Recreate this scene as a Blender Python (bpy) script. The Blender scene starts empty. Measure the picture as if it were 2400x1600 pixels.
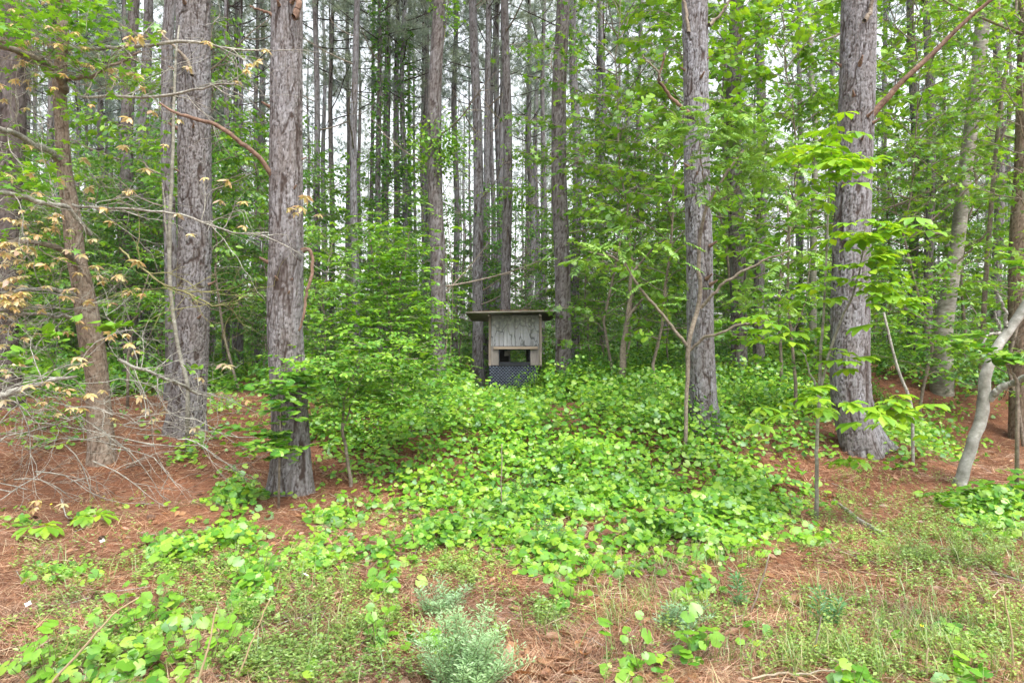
import bpy, math
import numpy as np
from mathutils import Matrix, Vector

# ------------------------------------------------------------------ camera, sky, sun, exposure
S = bpy.context.scene
C = S.collection
CAMZ, F = 1.7, 1600.0
HAZE = 0.0004
cd = bpy.data.cameras.new('camera'); cam = bpy.data.objects.new('camera', cd); C.objects.link(cam)
cam.location = (0, 0, CAMZ); cam.rotation_euler = (math.radians(90), 0, 0)
cd.lens = 24.0; cd.sensor_width = 36.0; cd.clip_start = 0.05; cd.clip_end = 2000
S.camera = cam

SUN_EL, SUN_ROT = 58.0, 150.0
W = bpy.data.worlds.new('World'); S.world = W; W.use_nodes = True
nt = W.node_tree; nt.nodes.clear()
sky = nt.nodes.new('ShaderNodeTexSky'); sky.sky_type = 'NISHITA'; sky.sun_disc = False
sky.sun_elevation = math.radians(SUN_EL); sky.sun_rotation = math.radians(SUN_ROT)
sky.dust_density = 4.0; sky.air_density = 1.5
hs = nt.nodes.new('ShaderNodeHueSaturation'); hs.inputs['Saturation'].default_value = 0.22
hs.inputs['Value'].default_value = 1.7
bg = nt.nodes.new('ShaderNodeBackground'); bg.inputs['Strength'].default_value = 0.13
wo = nt.nodes.new('ShaderNodeOutputWorld')
nt.links.new(sky.outputs[0], hs.inputs['Color']); nt.links.new(hs.outputs[0], bg.inputs[0])
nt.links.new(bg.outputs[0], wo.inputs[0])
sl = bpy.data.lights.new('sun', 'SUN'); sl.energy = 1.5; sl.angle = math.radians(12); sl.color = (1, 0.97, 0.92)
so = bpy.data.objects.new('sun', sl); C.objects.link(so)
az = math.radians(SUN_ROT); el = math.radians(SUN_EL)
sd = Vector((math.sin(az)*math.cos(el), math.cos(az)*math.cos(el), math.sin(el)))
so.rotation_euler = sd.to_track_quat('Z', 'Y').to_euler()
S.view_settings.view_transform = 'Standard'; S.view_settings.look = 'None'
S.view_settings.gamma = 1; S.view_settings.use_curve_mapping = False
S.view_settings.exposure = 1.05
S.cycles.max_bounces = 6; S.cycles.diffuse_bounces = 2; S.cycles.transmission_bounces = 4
S.cycles.glossy_bounces = 2; S.cycles.transparent_max_bounces = 4

R = lambda s: np.random.RandomState(abs(int(s)) % 100000)
PI = math.pi

# ------------------------------------------------------------------ helpers
def sstep(a, b, x):
    t = np.clip((x-a)/(b-a), 0, 1); return t*t*(3-2*t)

def H(x, y):
    """ground height"""
    x = np.asarray(x, float); y = np.asarray(y, float)
    h = np.interp(y, [-50, 0, 5.2, 6.5, 7.6, 8.5, 9.0, 9.6, 11.5, 13, 15, 18, 30, 60, 120, 400],
                  [0, 0, 0, 0, -.04, .13, .27, .42, .58, .62, .60, .60, .60, .45, .3, .2])
    left = sstep(-1.5, -3.5, x)*sstep(13, 8, y)*sstep(5.5, 7, y)
    h = h + left*0.0
    gul = sstep(4.9, 6.6, x)
    h2 = np.interp(y, [0, 6, 8, 11, 13, 14, 16, 18, 25, 60, 400], [0, -.02, .03, -.12, -.15, .2, .95, 1.15, .9, .45, .2])
    h = h*(1-gul) + h2*gul
    n = (np.sin(x*1.7+.6*np.sin(y*1.3))*np.sin(y*1.9+1.3)+.5*np.sin(x*3.9+y*2.7+2)*np.sin(y*4.3-x*1.1))*0.028
    n += 0.012*np.sin(x*9.1+y*3.3)*np.sin(y*8.3-x*4.7)
    for (tx, ty) in ((-2.50, 7.6), (-4.6, 9.6), (2.68, 9.5), (4.65, 9.0), (-5.1, 8.5)):
        h = h + .07*np.exp(-((x-tx)**2+(y-ty)**2)/.3)
    return h + n*sstep(0, 4, y) + 0.25*np.sin(x*.11+1)*np.sin(y*.09)*sstep(20, 50, y)

def P(px, py, d):
    return np.array([(px-1200.)/F*d, d, CAMZ+(800.-py)/F*d])

def proj(x, y, z):
    return 1200+F*x/y, 800+F*(CAMZ-z)/y

def link_mesh(name, me, parent=None, mat=None):
    o = bpy.data.objects.new(name, me); C.objects.link(o)
    if mat is not None and len(me.materials) == 0: me.materials.append(mat)
    if parent is not None: o.parent = parent
    return o

def tag(o, label=None, cat=None, group=None, kind=None):
    if label: o['label'] = label
    if cat: o['category'] = cat
    if group: o['group'] = group
    if kind: o['kind'] = kind
    return o

def thing(name, label, cat, loc=(0, 0, 0), rz=0, group=None):
    o = bpy.data.objects.new(name, None); C.objects.link(o)
    o.empty_display_size = .2
    o.location = [float(v) for v in loc]; o.rotation_euler = (0, 0, rz)
    return tag(o, label, cat, group)

class MB:
    def __init__(s): s.v = []; s.f = {}; s.n = 0; s.mi = {}; s.a = []; s.sm = {}
    def add(s, v, f, att=None):
        v = np.asarray(v, np.float32).reshape(-1, 3); f = np.asarray(f, np.int64)
        s.f.setdefault(f.shape[1], []).append(f+s.n)
        s.v.append(v); s.n += len(v)
        s.a.append(np.zeros((len(v), 4), np.float32) if att is None else att)
        return s
    def mesh(s, name, mat=None, smooth=True, att=False):
        me = bpy.data.meshes.new(name)
        v = np.concatenate(s.v)
        me.vertices.add(len(v)); me.vertices.foreach_set('co', v.ravel())
        idx = []; st = []; tot = 0
        for k, fl in s.f.items():
            f = np.concatenate(fl); idx.append(f.ravel())
            st.append(tot+np.arange(len(f))*k); tot += f.size
        idx = np.concatenate(idx); st = np.concatenate(st)
        me.loops.add(len(idx)); me.loops.foreach_set('vertex_index', idx.astype(np.int32))
        me.polygons.add(len(st)); me.polygons.foreach_set('loop_start', st.astype(np.int32))
        me.polygons.foreach_set('use_smooth', np.full(len(st), smooth))
        if att:
            ca = me.color_attributes.new('bark', 'FLOAT_COLOR', 'POINT')
            ca.data.foreach_set('color', np.concatenate(s.a).astype(np.float32).ravel())
        me.update(calc_edges=True); 
        if mat: me.materials.append(mat)
        return me
    def build(s, name, mat, parent=None, smooth=True, att=False):
        return link_mesh(name, s.mesh(name, mat, smooth, att), parent)

def unit(a): return a/np.maximum(np.linalg.norm(a, axis=-1, keepdims=True), 1e-9)

def resample(pts, rad, n):
    pts = np.asarray(pts, float); rad = np.asarray(rad, float)
    t = np.concatenate([[0], np.cumsum(np.linalg.norm(np.diff(pts, axis=0), axis=1))])
    u = np.linspace(0, t[-1], n)
    # smooth by cubic-ish: linear interp followed by a small blur
    q = np.stack([np.interp(u, t, pts[:, i]) for i in range(3)], 1); r = np.interp(u, t, rad)
    if n > 8:
        for _ in range(max(1, n//10)):
            q[1:-1] = (q[:-2]+2*q[1:-1]+q[2:])/4; r[1:-1] = (r[:-2]+2*r[1:-1]+r[2:])/4
    return q, r

def tube(mb, pts, rad, k=6, cap=True):
    pts = np.asarray(pts, float); rad = np.asarray(rad, float); n = len(pts)
    tg = unit(np.gradient(pts, axis=0))
    ref = np.array([0, 0, 1.]) if abs(tg[:, 2]).mean() < .8 else np.array([1., 0, 0])
    a = unit(np.cross(tg, ref)); b = np.cross(tg, a)
    th = np.arange(k)*2*PI/k
    v = pts[:, None]+rad[:, None, None]*(np.cos(th)[None, :, None]*a[:, None]+np.sin(th)[None, :, None]*b[:, None])
    i = np.arange(n-1)[:, None]*k; j = np.arange(k)[None]; j2 = (j+1) % k
    f = np.stack([i+j, i+j2, i+k+j2, i+k+j], -1).reshape(-1, 4)
    mb.add(v.reshape(-1, 3), f)
    if cap:
        base = mb.n-n*k
        mb.f.setdefault(k, []).append((base+(n-1)*k+np.arange(k))[None])

def box(mb, c, s, rot=None):
    v = np.array([[x, y, z] for x in (-.5, .5) for y in (-.5, .5) for z in (-.5, .5)])*np.array(s)
    if rot is not None: v = v@np.array(rot).T
    mb.add(v+np.array(c), [[0, 1, 3, 2], [4, 6, 7, 5], [0, 4, 5, 1], [2, 3, 7, 6], [0, 2, 6, 4], [1, 5, 7, 3]])

# leaf templates: y = length, x = width, z = up
def T_round():
    a = np.radians([-78, -45, -12, 18, 48, 72, 90, 108, 132, 162, 192, 225, 258])
    r = np.array([.50, .56, .50, .55, .48, .56, .62, .56, .48, .55, .50, .56, .50])
    v = [[0, .12, 0.03]]
    for t, q in zip(a, r): v.append([q*math.cos(t), .45+q*math.sin(t)*.95, -.10*(q*math.cos(t)*1.6)**2+.02*math.sin(t*9)])
    v = np.array(v); v[0] = [0, .42, .02]
    f = [[0, i, i+1] for i in range(1, 13)]
    return v, np.array(f)
def T_round_simple():
    a = np.radians([-70, -25, 20, 60, 90, 120, 160, 205, 250]); r = np.array([.5, .56, .52, .53, .6, .53, .52, .56, .5])
    v = [[0, .4, .03]]+[[q*math.cos(t), .45+q*math.sin(t)*.95, -.12*(q*math.cos(t)*1.6)**2] for t, q in zip(a, r)]
    return np.array(v), np.array([[0, i, i+1] for i in range(1, 9)])
def T_ovate(w=.27, m=.38, fold=.07, droop=.12):
    v = [[0, 0, 0], [0, .45, 0], [0, 1, -droop], [-w*.8, m*.55, fold*.8], [w*.8, m*.55, fold*.8], [-w, m+.2, fold*.6-droop*.3], [w, m+.2, fold*.6-droop*.3]]
    f = [[0, 1, 3], [1, 5, 3], [1, 2, 5], [0, 4, 1], [1, 4, 6], [1, 6, 2]]
    return np.array(v), np.array(f)
def T_obov():
    v = [[0, 0, 0], [0, .6, .02], [0, 1, -.14], [-.09, .3, .03], [.09, .3, .03], [-.23, .66, .05], [.23, .66, .05], [-.12, .9, -.05], [.12, .9, -.05]]
    f = [[0, 1, 3], [1, 5, 3], [1, 7, 5], [1, 2, 7], [0, 4, 1], [1, 4, 6], [1, 6, 8], [1, 8, 2]]
    return np.array(v), np.array(f)
def T_diamond():
    return np.array([[0, 0, 0], [-.3, .45, .07], [0, 1, -.1], [.3, .45, .07]]), np.array([[0, 2, 1], [0, 3, 2]])
def T_star():
    v = [[0, .3, .03]]
    for k in range(11):
        t = math.radians(-90+18+k*(324/10.)); q = .62 if k % 2 == 1 else .27
        v.append([q*math.cos(t), .35+q*math.sin(t), -.08*q if k % 2 else 0])
    return np.array(v), np.array([[0, i, i+1] for i in range(1, 11)])
def T_needle(w=.06):
    return np.array([[-w/2, 0, 0], [w/2, 0, 0], [0, 1, -.03]]), np.array([[0, 1, 2]])
def T_blade(w=.04):
    return np.array([[-w/2, 0, 0], [w/2, 0, 0], [w/2*.9, .5, .0], [-w/2*.9, .5, .0], [0, 1, -.18]]), np.array([[0, 1, 2], [0, 2, 3], [3, 2, 4]])
def T_curl():   # dead oak leaf, curled
    v = [[0, 0, 0], [0, .5, -.05], [0, 1, .1], [-.2, .3, .12], [.2, .3, .10], [-.26, .6, .16], [.24, .62, .1], [-.12, .85, .16], [.13, .85, .05]]
    f = [[0, 1, 3], [1, 5, 3], [1, 7, 5], [1, 2, 7], [0, 4, 1], [1, 4, 6], [1, 6, 8], [1, 8, 2]]
    return np.array(v), np.array(f)

def scatter(mb, T, pos, dirs, nrm, size):
    """many leaves at pos pointing along dirs with normals nrm"""
    v, f = T; pos = np.asarray(pos, float); n = len(pos)
    if n == 0: return
    d = unit(np.asarray(dirs, float)); x = unit(np.cross(d, nrm)); z = np.cross(x, d)
    size = np.broadcast_to(size, (n,))
    M = np.stack([x, d, z], -1)*size[:, None, None]
    w = np.einsum('nij,kj->nki', M, v)+pos[:, None]
    ff = (f[None]+(np.arange(n)*len(v))[:, None, None]).reshape(-1, f.shape[1])
    mb.add(w.reshape(-1, 3), ff)

def rdirs(r, n, elmin=-.5, elmax=.3):
    a = r.uniform(0, 2*PI, n); e = r.uniform(elmin, elmax, n)
    return np.stack([np.cos(a)*np.cos(e), np.sin(a)*np.cos(e), np.sin(e)], 1)
def rnorm(r, n, s=.45):
    v = r.normal(0, s, (n, 3)); v[:, 2] = 1; return unit(v)

# ------------------------------------------------------------------ materials
def mat_new(name):
    m = bpy.data.materials.new(name); m.use_nodes = True; m.node_tree.nodes.clear()
    return m, m.node_tree
def N(nt, t, **k):
    n = nt.nodes.new(t)
    for a, b in k.items():
        if hasattr(n, a): setattr(n, a, b)
        else: n.inputs[a].default_value = b
    return n
def ramp(nt, src, stops):
    n = nt.nodes.new('ShaderNodeValToRGB'); e = n.color_ramp.elements
    e[0].position = stops[0][0]; e[0].color = (*stops[0][1], 1)
    e[1].position = stops[-1][0]; e[1].color = (*stops[-1][1], 1)
    for p, c in stops[1:-1]:
        q = e.new(p); q.color = (*c, 1)
    nt.links.new(src, n.inputs[0]); return n.outputs[0]
def mul(nt, a, b, fac=1.0, mode='MULTIPLY'):
    n = nt.nodes.new('ShaderNodeMix'); n.data_type = 'RGBA'; n.blend_type = mode
    n.inputs[0].default_value = fac
    for s, i in ((a, 6), (b, 7)):
        if isinstance(s, tuple): n.inputs[i].default_value = (*s, 1)
        else: nt.links.new(s, n.inputs[i])
    return n.outputs[2]

def leaf_mat(name, cols, trans=.35, gloss=.06, rough=.45, tmul=(1.25, 1.15, .5)):
    """random colour per leaf and a broader variation per plant"""
    m, t = mat_new(name)
    g = N(t, 'ShaderNodeNewGeometry'); oi = N(t, 'ShaderNodeObjectInfo')
    k = len(cols)
    c = ramp(t, g.outputs['Random Per Island'], [(i/(k-1), cols[i]) for i in range(k)])
    no = N(t, 'ShaderNodeTexNoise'); no.inputs['Scale'].default_value = 1.3; no.inputs['Detail'].default_value = 2
    tc = N(t, 'ShaderNodeTexCoord'); t.links.new(tc.outputs['Object'], no.inputs['Vector'])
    c = mul(t, c, ramp(t, no.outputs[0], [(.3, (.72, .74, .8)), (.7, (1.25, 1.2, 1.05))]), 1.0)
    c = mul(t, c, ramp(t, oi.outputs['Random'], [(0, (.75, .82, .95)), (1, (1.2, 1.12, .9))]), .8)
    d = N(t, 'ShaderNodeBsdfDiffuse'); tr = N(t, 'ShaderNodeBsdfTranslucent'); gl = N(t, 'ShaderNodeBsdfGlossy')
    gl.inputs['Roughness'].default_value = rough; gl.inputs['Color'].default_value = (.9, .95, 1, 1)
    t.links.new(c, d.inputs[0]); t.links.new(mul(t, c, tmul), tr.inputs[0])
    mx = N(t, 'ShaderNodeMixShader'); mx.inputs[0].default_value = trans
    t.links.new(d.outputs[0], mx.inputs[1]); t.links.new(tr.outputs[0], mx.inputs[2])
    m2 = N(t, 'ShaderNodeMixShader'); m2.inputs[0].default_value = gloss
    t.links.new(mx.outputs[0], m2.inputs[1]); t.links.new(gl.outputs[0], m2.inputs[2])
    o = N(t, 'ShaderNodeOutputMaterial'); t.links.new(m2.outputs[0], o.inputs[0])
    return m

def plain(name, c1, c2, scale=8, rough=.85, bump=.3, stretch=(1, 1, 1), detail=6, coords='Object', spec=.2, bdist=.01, c3=None):
    m, t = mat_new(name)
    tc = N(t, 'ShaderNodeTexCoord'); mp = N(t, 'ShaderNodeMapping'); mp.inputs['Scale'].default_value = stretch
    t.links.new(tc.outputs[coords], mp.inputs[0])
    no = N(t, 'ShaderNodeTexNoise'); no.inputs['Scale'].default_value = scale; no.inputs['Detail'].default_value = detail
    no.inputs['Roughness'].default_value = .65
    t.links.new(mp.outputs[0], no.inputs['Vector'])
    st = [(.32, c1), (.68, c2)] if c3 is None else [(.3, c1), (.55, c2), (.68, c3)]
    c = ramp(t, no.outputs[0], st)
    n2 = N(t, 'ShaderNodeTexNoise'); n2.inputs['Scale'].default_value = scale*.17; t.links.new(mp.outputs[0], n2.inputs['Vector'])
    c = mul(t, c, ramp(t, n2.outputs[0], [(.35, (.75, .75, .75)), (.65, (1.2, 1.2, 1.2))]))
    b = N(t, 'ShaderNodeBsdfPrincipled'); b.inputs['Roughness'].default_value = rough
    b.inputs['Specular IOR Level'].default_value = spec
    t.links.new(c, b.inputs['Base Color'])
    bu = N(t, 'ShaderNodeBump'); bu.inputs['Strength'].default_value = bump; bu.inputs['Distance'].default_value = bdist
    t.links.new(no.outputs[0], bu.inputs['Height']); t.links.new(bu.outputs[0], b.inputs['Normal'])
    o = N(t, 'ShaderNodeOutputMaterial'); t.links.new(b.outputs[0], o.inputs[0])
    return m

def bark_mat(name, crack, plateA, plateB, plateC):
    m, t = mat_new(name)
    at = N(t, 'ShaderNodeAttribute'); at.attribute_name = 'bark'
    sp = N(t, 'ShaderNodeSeparateColor'); t.links.new(at.outputs['Color'], sp.inputs[0])
    tc = N(t, 'ShaderNodeTexCoord'); mp = N(t, 'ShaderNodeMapping'); mp.inputs['Scale'].default_value = (1, 1, .28)
    t.links.new(tc.outputs['Object'], mp.inputs[0])
    n1 = N(t, 'ShaderNodeTexNoise'); n1.inputs['Scale'].default_value = 38; n1.inputs['Detail'].default_value = 8; n1.inputs['Roughness'].default_value = .7
    t.links.new(mp.outputs[0], n1.inputs['Vector'])
    n3 = N(t, 'ShaderNodeTexNoise'); n3.inputs['Scale'].default_value = 4; t.links.new(mp.outputs[0], n3.inputs['Vector'])
    pl = ramp(t, sp.outputs[1], [(0, plateB), (.5, plateA), (1, plateC)])
    pl = mul(t, pl, ramp(t, n1.outputs[0], [(.3, (.55, .52, .50)), (.5, (1, 1, 1)), (.7, (1.35, 1.35, 1.38))]))
    pl = mul(t, pl, ramp(t, n3.outputs[0], [(.35, (.90, .86, .84)), (.65, (1.06, 1.08, 1.12))]))
    mx = N(t, 'ShaderNodeMix'); mx.data_type = 'RGBA'
    t.links.new(sp.outputs[0], mx.inputs[0]); mx.inputs[6].default_value = (*crack, 1); t.links.new(pl, mx.inputs[7])
    oi = N(t, 'ShaderNodeObjectInfo')
    c = mul(t, mx.outputs[2], ramp(t, oi.outputs['Random'], [(0, (.78, .72, .68)), (1, (1.1, 1.1, 1.13))]))
    b = N(t, 'ShaderNodeBsdfPrincipled'); b.inputs['Roughness'].default_value = .9; b.inputs['Specular IOR Level'].default_value = .15
    t.links.new(c, b.inputs['Base Color'])
    bu = N(t, 'ShaderNodeBump'); bu.inputs['Strength'].default_value = .8; bu.inputs['Distance'].default_value = .012
    t.links.new(n1.outputs[0], bu.inputs['Height']); t.links.new(bu.outputs[0], b.inputs['Normal'])
    o = N(t, 'ShaderNodeOutputMaterial'); t.links.new(b.outputs[0], o.inputs[0])
    return m

M_bark = bark_mat('pine_bark', (.055, .042, .037), (.215, .217, .222), (.160, .150, .144), (.29, .296, .31))
M_darkbark = bark_mat('dark_pine_bark', (.03, .022, .018), (.10, .085, .078), (.07, .055, .048), (.14, .125, .12))
M_oakbark = bark_mat('oak_bark', (.09, .065, .045), (.26, .21, .16), (.20, .15, .11), (.32, .29, .23))
M_smooth = plain('smooth_bark', (.13, .12, .095), (.25, .24, .20), 9, .85, .25, (1, 1, 2.2), c3=(.36, .36, .32))
M_twig = plain('twig_bark', (.13, .10, .075), (.30, .26, .21), 30, .9, .3)
M_lichen = plain('lichen_twig', (.15, .13, .11), (.31, .30, .26), 35, .95, .3, c3=(.46, .48, .42))
M_pale = plain('pale_smooth_bark', (.15, .145, .12), (.31, .305, .275), 8, .85, .25, (1, 1, 1.2), c3=(.45, .45, .42))
M_deadred = plain('dead_pine_branch', (.10, .06, .045), (.25, .165, .12), 28, .85, .4)
M_stem = plain('green_stem', (.12, .10, .05), (.22, .22, .09), 20, .7, .1)
M_vine = leaf_mat('vine_leaf', [(.055, .20, .014), (.11, .30, .018), (.19, .40, .026), (.29, .47, .05)], .40, .045)
M_leaf = leaf_mat('broad_leaf', [(.075, .22, .014), (.12, .31, .018), (.18, .39, .022), (.27, .48, .035)], .48, .05)
M_leaf_dark = leaf_mat('dark_green_leaf', [(.05, .18, .018), (.075, .24, .022), (.11, .30, .026), (.17, .36, .035)], .46, .05)  # deeper green than the broad leaf, for understory, ivy and far undergrowth
M_lime = leaf_mat('lime_leaf', [(.17, .40, .02), (.25, .49, .022), (.36, .56, .03)], .45, .05)
M_buff = leaf_mat('young_oak_leaf', [(.66, .50, .34), (.62, .54, .30), (.50, .50, .20), (.66, .43, .32)], .40, .04, tmul=(1.1, 1.0, .8))
M_feather = leaf_mat('feathery_leaf', [(.25, .43, .19), (.32, .52, .25), (.40, .57, .31)], .38, .05, tmul=(1, 1.05, .8))
M_lime2 = leaf_mat('yellow_green_leaf', [(.13, .33, .015), (.20, .41, .02), (.30, .50, .035)], .5, .05)
M_herb = leaf_mat('herb_leaf', [(.14, .27, .05), (.22, .36, .07), (.32, .45, .12)], .35, .05)
M_blue = leaf_mat('dull_green_leaf', [(.07, .20, .07), (.10, .26, .09)], .35, .05)
M_needle = leaf_mat('pine_needles', [(.19, .26, .21), (.25, .32, .26), (.31, .38, .32)], .45, .05, tmul=(1, 1, .9))  # paled to grey green: haze over far crowns is put into the colour
M_grass = leaf_mat('grass_blade', [(.13, .24, .05), (.20, .31, .08), (.38, .34, .18)], .35, .05, tmul=(1, 1, .7))
M_straw = leaf_mat('dry_grass', [(.45, .34, .20), (.55, .44, .28), (.34, .24, .14)], .25, .05, tmul=(1, 1, .8))
M_litter = leaf_mat('fallen_needles', [(.11, .05, .03), (.24, .11, .062), (.36, .20, .125), (.50, .37, .27)], .10, .05, tmul=(1, 1, .8))
M_dead = leaf_mat('dead_leaf', [(.18, .075, .035), (.28, .13, .06), (.38, .20, .10), (.30, .20, .13)], .2, .05, tmul=(1, .8, .6))

# ground material: pine straw over red clay
def ground_mat():
    m, t = mat_new('pine_straw_ground')
    tc = N(t, 'ShaderNodeTexCoord')
    def no(s, st=(1, 1, 1), det=5, rot=0, dist=0):
        mp = N(t, 'ShaderNodeMapping'); mp.inputs['Scale'].default_value = st; mp.inputs['Rotation'].default_value = (0, 0, rot)
        t.links.new(tc.outputs['Object'], mp.inputs[0])
        n = N(t, 'ShaderNodeTexNoise'); n.inputs['Scale'].default_value = s; n.inputs['Detail'].default_value = det
        n.inputs['Distortion'].default_value = dist
        t.links.new(mp.outputs[0], n.inputs['Vector']); return n.outputs[0]
    a = no(60, (1, .12, 1), 4, .5, .6); b = no(60, (.12, 1, 1), 4, -.2, .6); c = no(1.1, det=4); e = no(7, det=6)
    ca = ramp(t, a, [(.3, (.085, .037, .022)), (.55, (.21, .093, .052)), (.75, (.36, .21, .135))])
    cb = ramp(t, b, [(.3, (.08, .038, .025)), (.55, (.175, .082, .048)), (.75, (.29, .18, .12))])
    mx = N(t, 'ShaderNodeMix'); mx.data_type = 'RGBA'; t.links.new(ramp(t, e, [(.4, (0, 0, 0)), (.6, (1, 1, 1))]), mx.inputs[0])
    t.links.new(ca, mx.inputs[6]); t.links.new(cb, mx.inputs[7])
    col = mul(t, mx.outputs[2], ramp(t, c, [(.3, (.75, .72, .7)), (.7, (1.25, 1.22, 1.2))]))
    b_ = N(t, 'ShaderNodeBsdfPrincipled'); b_.inputs['Roughness'].default_value = .95; b_.inputs['Specular IOR Level'].default_value = .1
    t.links.new(col, b_.inputs['Base Color'])
    bu = N(t, 'ShaderNodeBump'); bu.inputs['Strength'].default_value = .7; bu.inputs['Distance'].default_value = .02
    t.links.new(mul(t, a, b, 1, 'ADD'), bu.inputs['Height']); t.links.new(bu.outputs[0], b_.inputs['Normal'])
    o = N(t, 'ShaderNodeOutputMaterial'); t.links.new(b_.outputs[0], o.inputs[0]); return m
M_ground = ground_mat()

# ------------------------------------------------------------------ ground
def build_ground():
    xs = np.concatenate([-np.geomspace(400, 16, 22), np.arange(-15, 15.01, .12), np.geomspace(16, 400, 22)])
    ys = np.concatenate([[-200, -60, -20, -5], np.arange(-1, 22, .12), np.geomspace(22.3, 500, 50)])
    X, Y = np.meshgrid(xs, ys); Z = H(X, Y)
    nx, ny = len(xs), len(ys)
    i = np.arange(ny-1)[:, None]*nx; j = np.arange(nx-1)[None]
    f = np.stack([i+j, i+j+1, i+nx+j+1, i+nx+j], -1).reshape(-1, 4)
    mb = MB(); mb.add(np.stack([X, Y, Z], -1).reshape(-1, 3), f)
    tag(mb.build('ground', M_ground), kind='structure')
build_ground()

# ------------------------------------------------------------------ bark and trunks
def hsh(i, j, s):
    i = np.asarray(i, np.int64); j = np.asarray(j, np.int64)
    h = (i*374761393+j*668265263+s*362437) & 0xffffffff
    h = ((h ^ (h >> 13))*1274126177) & 0xffffffff
    return ((h ^ (h >> 16)) & 0xffff)/65535.0

def worley(u, v, ncol, seed):
    cu = np.floor(u).astype(np.int64); cv = np.floor(v).astype(np.int64)
    f1 = np.full(u.shape, 9.); f2 = np.full(u.shape, 9.); cid = np.zeros(u.shape)
    for a in (-1, 0, 1):
        for b in (-1, 0, 1):
            iu = cu+a; iv = cv+b; w = np.mod(iu, ncol)
            du = iu+.15+.7*hsh(w, iv, seed)-u; dv = iv+.1+.8*hsh(w, iv, seed+7)-v
            d = np.sqrt(du*du+dv*dv); r = hsh(w, iv, seed+19)
            n = d < f1
            f2 = np.where(n, f1, np.minimum(f2, d)); cid = np.where(n, r, cid); f1 = np.where(n, d, f1)
    return f1, f2, cid

def vnoise(u, v, ncol, seed):
    iu = np.floor(u).astype(np.int64); iv = np.floor(v).astype(np.int64); fu = u-iu; fv = v-iv
    fu = fu*fu*(3-2*fu); fv = fv*fv*(3-2*fv); a = np.mod(iu, ncol); b = np.mod(iu+1, ncol)
    return (hsh(a, iv, seed)*(1-fu)+hsh(b, iv, seed)*fu)*(1-fv)+(hsh(a, iv+1, seed)*(1-fu)+hsh(b, iv+1, seed)*fu)*fv

def barked(pts, rad, k, n, seed, amp=.016, cw=.06, ch=.17, flare=None, near=None):
    """trunk tube with real bark ridges and plates; near = length that gets most of the rings"""
    q, r = resample(pts, rad, n)
    if near:
        L = np.linspace(0, 1, n); tot = np.linalg.norm(np.diff(q, axis=0), axis=1).sum(); f = near/tot
        uu = np.where(L < .88, L/.88*f, f+(L-.88)/.12*(1-f)); q = np.stack([np.interp(uu, L, q[:, i]) for i in range(3)], 1); r = np.interp(uu, L, r)
    tl = np.concatenate([[0], np.cumsum(np.linalg.norm(np.diff(q, axis=0), axis=1))])
    tg = unit(np.gradient(q, axis=0)); a = unit(np.cross(tg, np.array([0, 1., 0]))); b = np.cross(tg, a)
    th = np.arange(k)*2*PI/k; TH, TL = np.meshgrid(th, tl); rm = float(np.median(r))
    ncol = max(8, int(round(2*PI*rm/cw)))
    U = TH/(2*PI)*ncol
    w1 = vnoise(U*.5 % (ncol//2*1.0), TL*4, ncol//2, seed+1)-.5; w2 = vnoise(U, TL*9, ncol, seed+2)-.5; w3 = vnoise(U*3, TL*30, ncol*3, seed+3)-.5
    warp = .35*w1+.35*w2+.3*w3+.15*np.sin(TL*3.1+seed)
    # long furrows: ridged noise drawn out along the trunk
    a1 = vnoise((U+warp) , TL/(ch*2.2)+.3*w2, ncol, seed+11); a2 = vnoise((U*2+warp*1.6), TL/(ch*1.2)+w3, ncol*2, seed+12)
    rg = np.minimum(np.abs(a1-.5)*3.4, np.abs(a2-.5)*3.6+.06)
    e = sstep(.0, .30, rg+.20*w3)
    f1, f2, cid = worley(U*1.3 // 1*0+U*1.0+warp*.8, TL/ch*1.4+.9*w2+.4*w3, ncol, seed)
    ec = sstep(.0, .16, f2-f1+.10*w3)
    e = e*(.45+.55*ec)
    g1, g2, gid = worley(U*3+warp*2.5, TL/ch*4+1.5*w2, ncol*3, seed+5)
    e2 = sstep(.0, .3, g2-g1)
    sc = min(1.3, rm/.2)
    disp = amp*sc*(e*(.6+.4*cid)+.30*e2*(.4+.6*gid)+.25*w3-.5)
    rr = r[:, None]*(1+.035*np.sin(2*TH+seed+TL*.4)+.02*np.sin(3*TH-TL*.9+seed))+disp
    if flare is not None:   # root flare with lobes near the base (base is the first point)
        fl = np.exp(-TL/flare); rr = rr*(1+fl*(.08+.13*np.sin(TH*5+seed)+.09*np.sin(TH*3+seed*2)))
    V = q[:, None]+rr[..., None]*(np.cos(TH)[..., None]*a[:, None]+np.sin(TH)[..., None]*b[:, None])
    i = np.arange(n-1)[:, None]*k; j = np.arange(k)[None]; j2 = (j+1) % k
    f = np.stack([i+j, i+k+j, i+k+j2, i+j2], -1).reshape(-1, 4)
    att = np.stack([np.clip(e*.8+.2*e2*e, 0, 1), .6*cid+.4*gid, e2, np.ones_like(e)], -1).reshape(-1, 4)
    mb = MB(); mb.add(V.reshape(-1, 3), f, att); return mb

def pxpath(lst, d, origin=None):
    """list of (px, py, width px) -> world points (relative to origin) and radii"""
    pts = np.array([P(a, b, d if len(q) < 2 else q[1]) for (a, b, *q) in lst]); rad = np.array([l[2]/2./F*(d if len(l) < 5 else l[4]) for l in lst])
    if origin is not None: pts = pts-np.array(origin)
    return pts, rad

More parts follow.
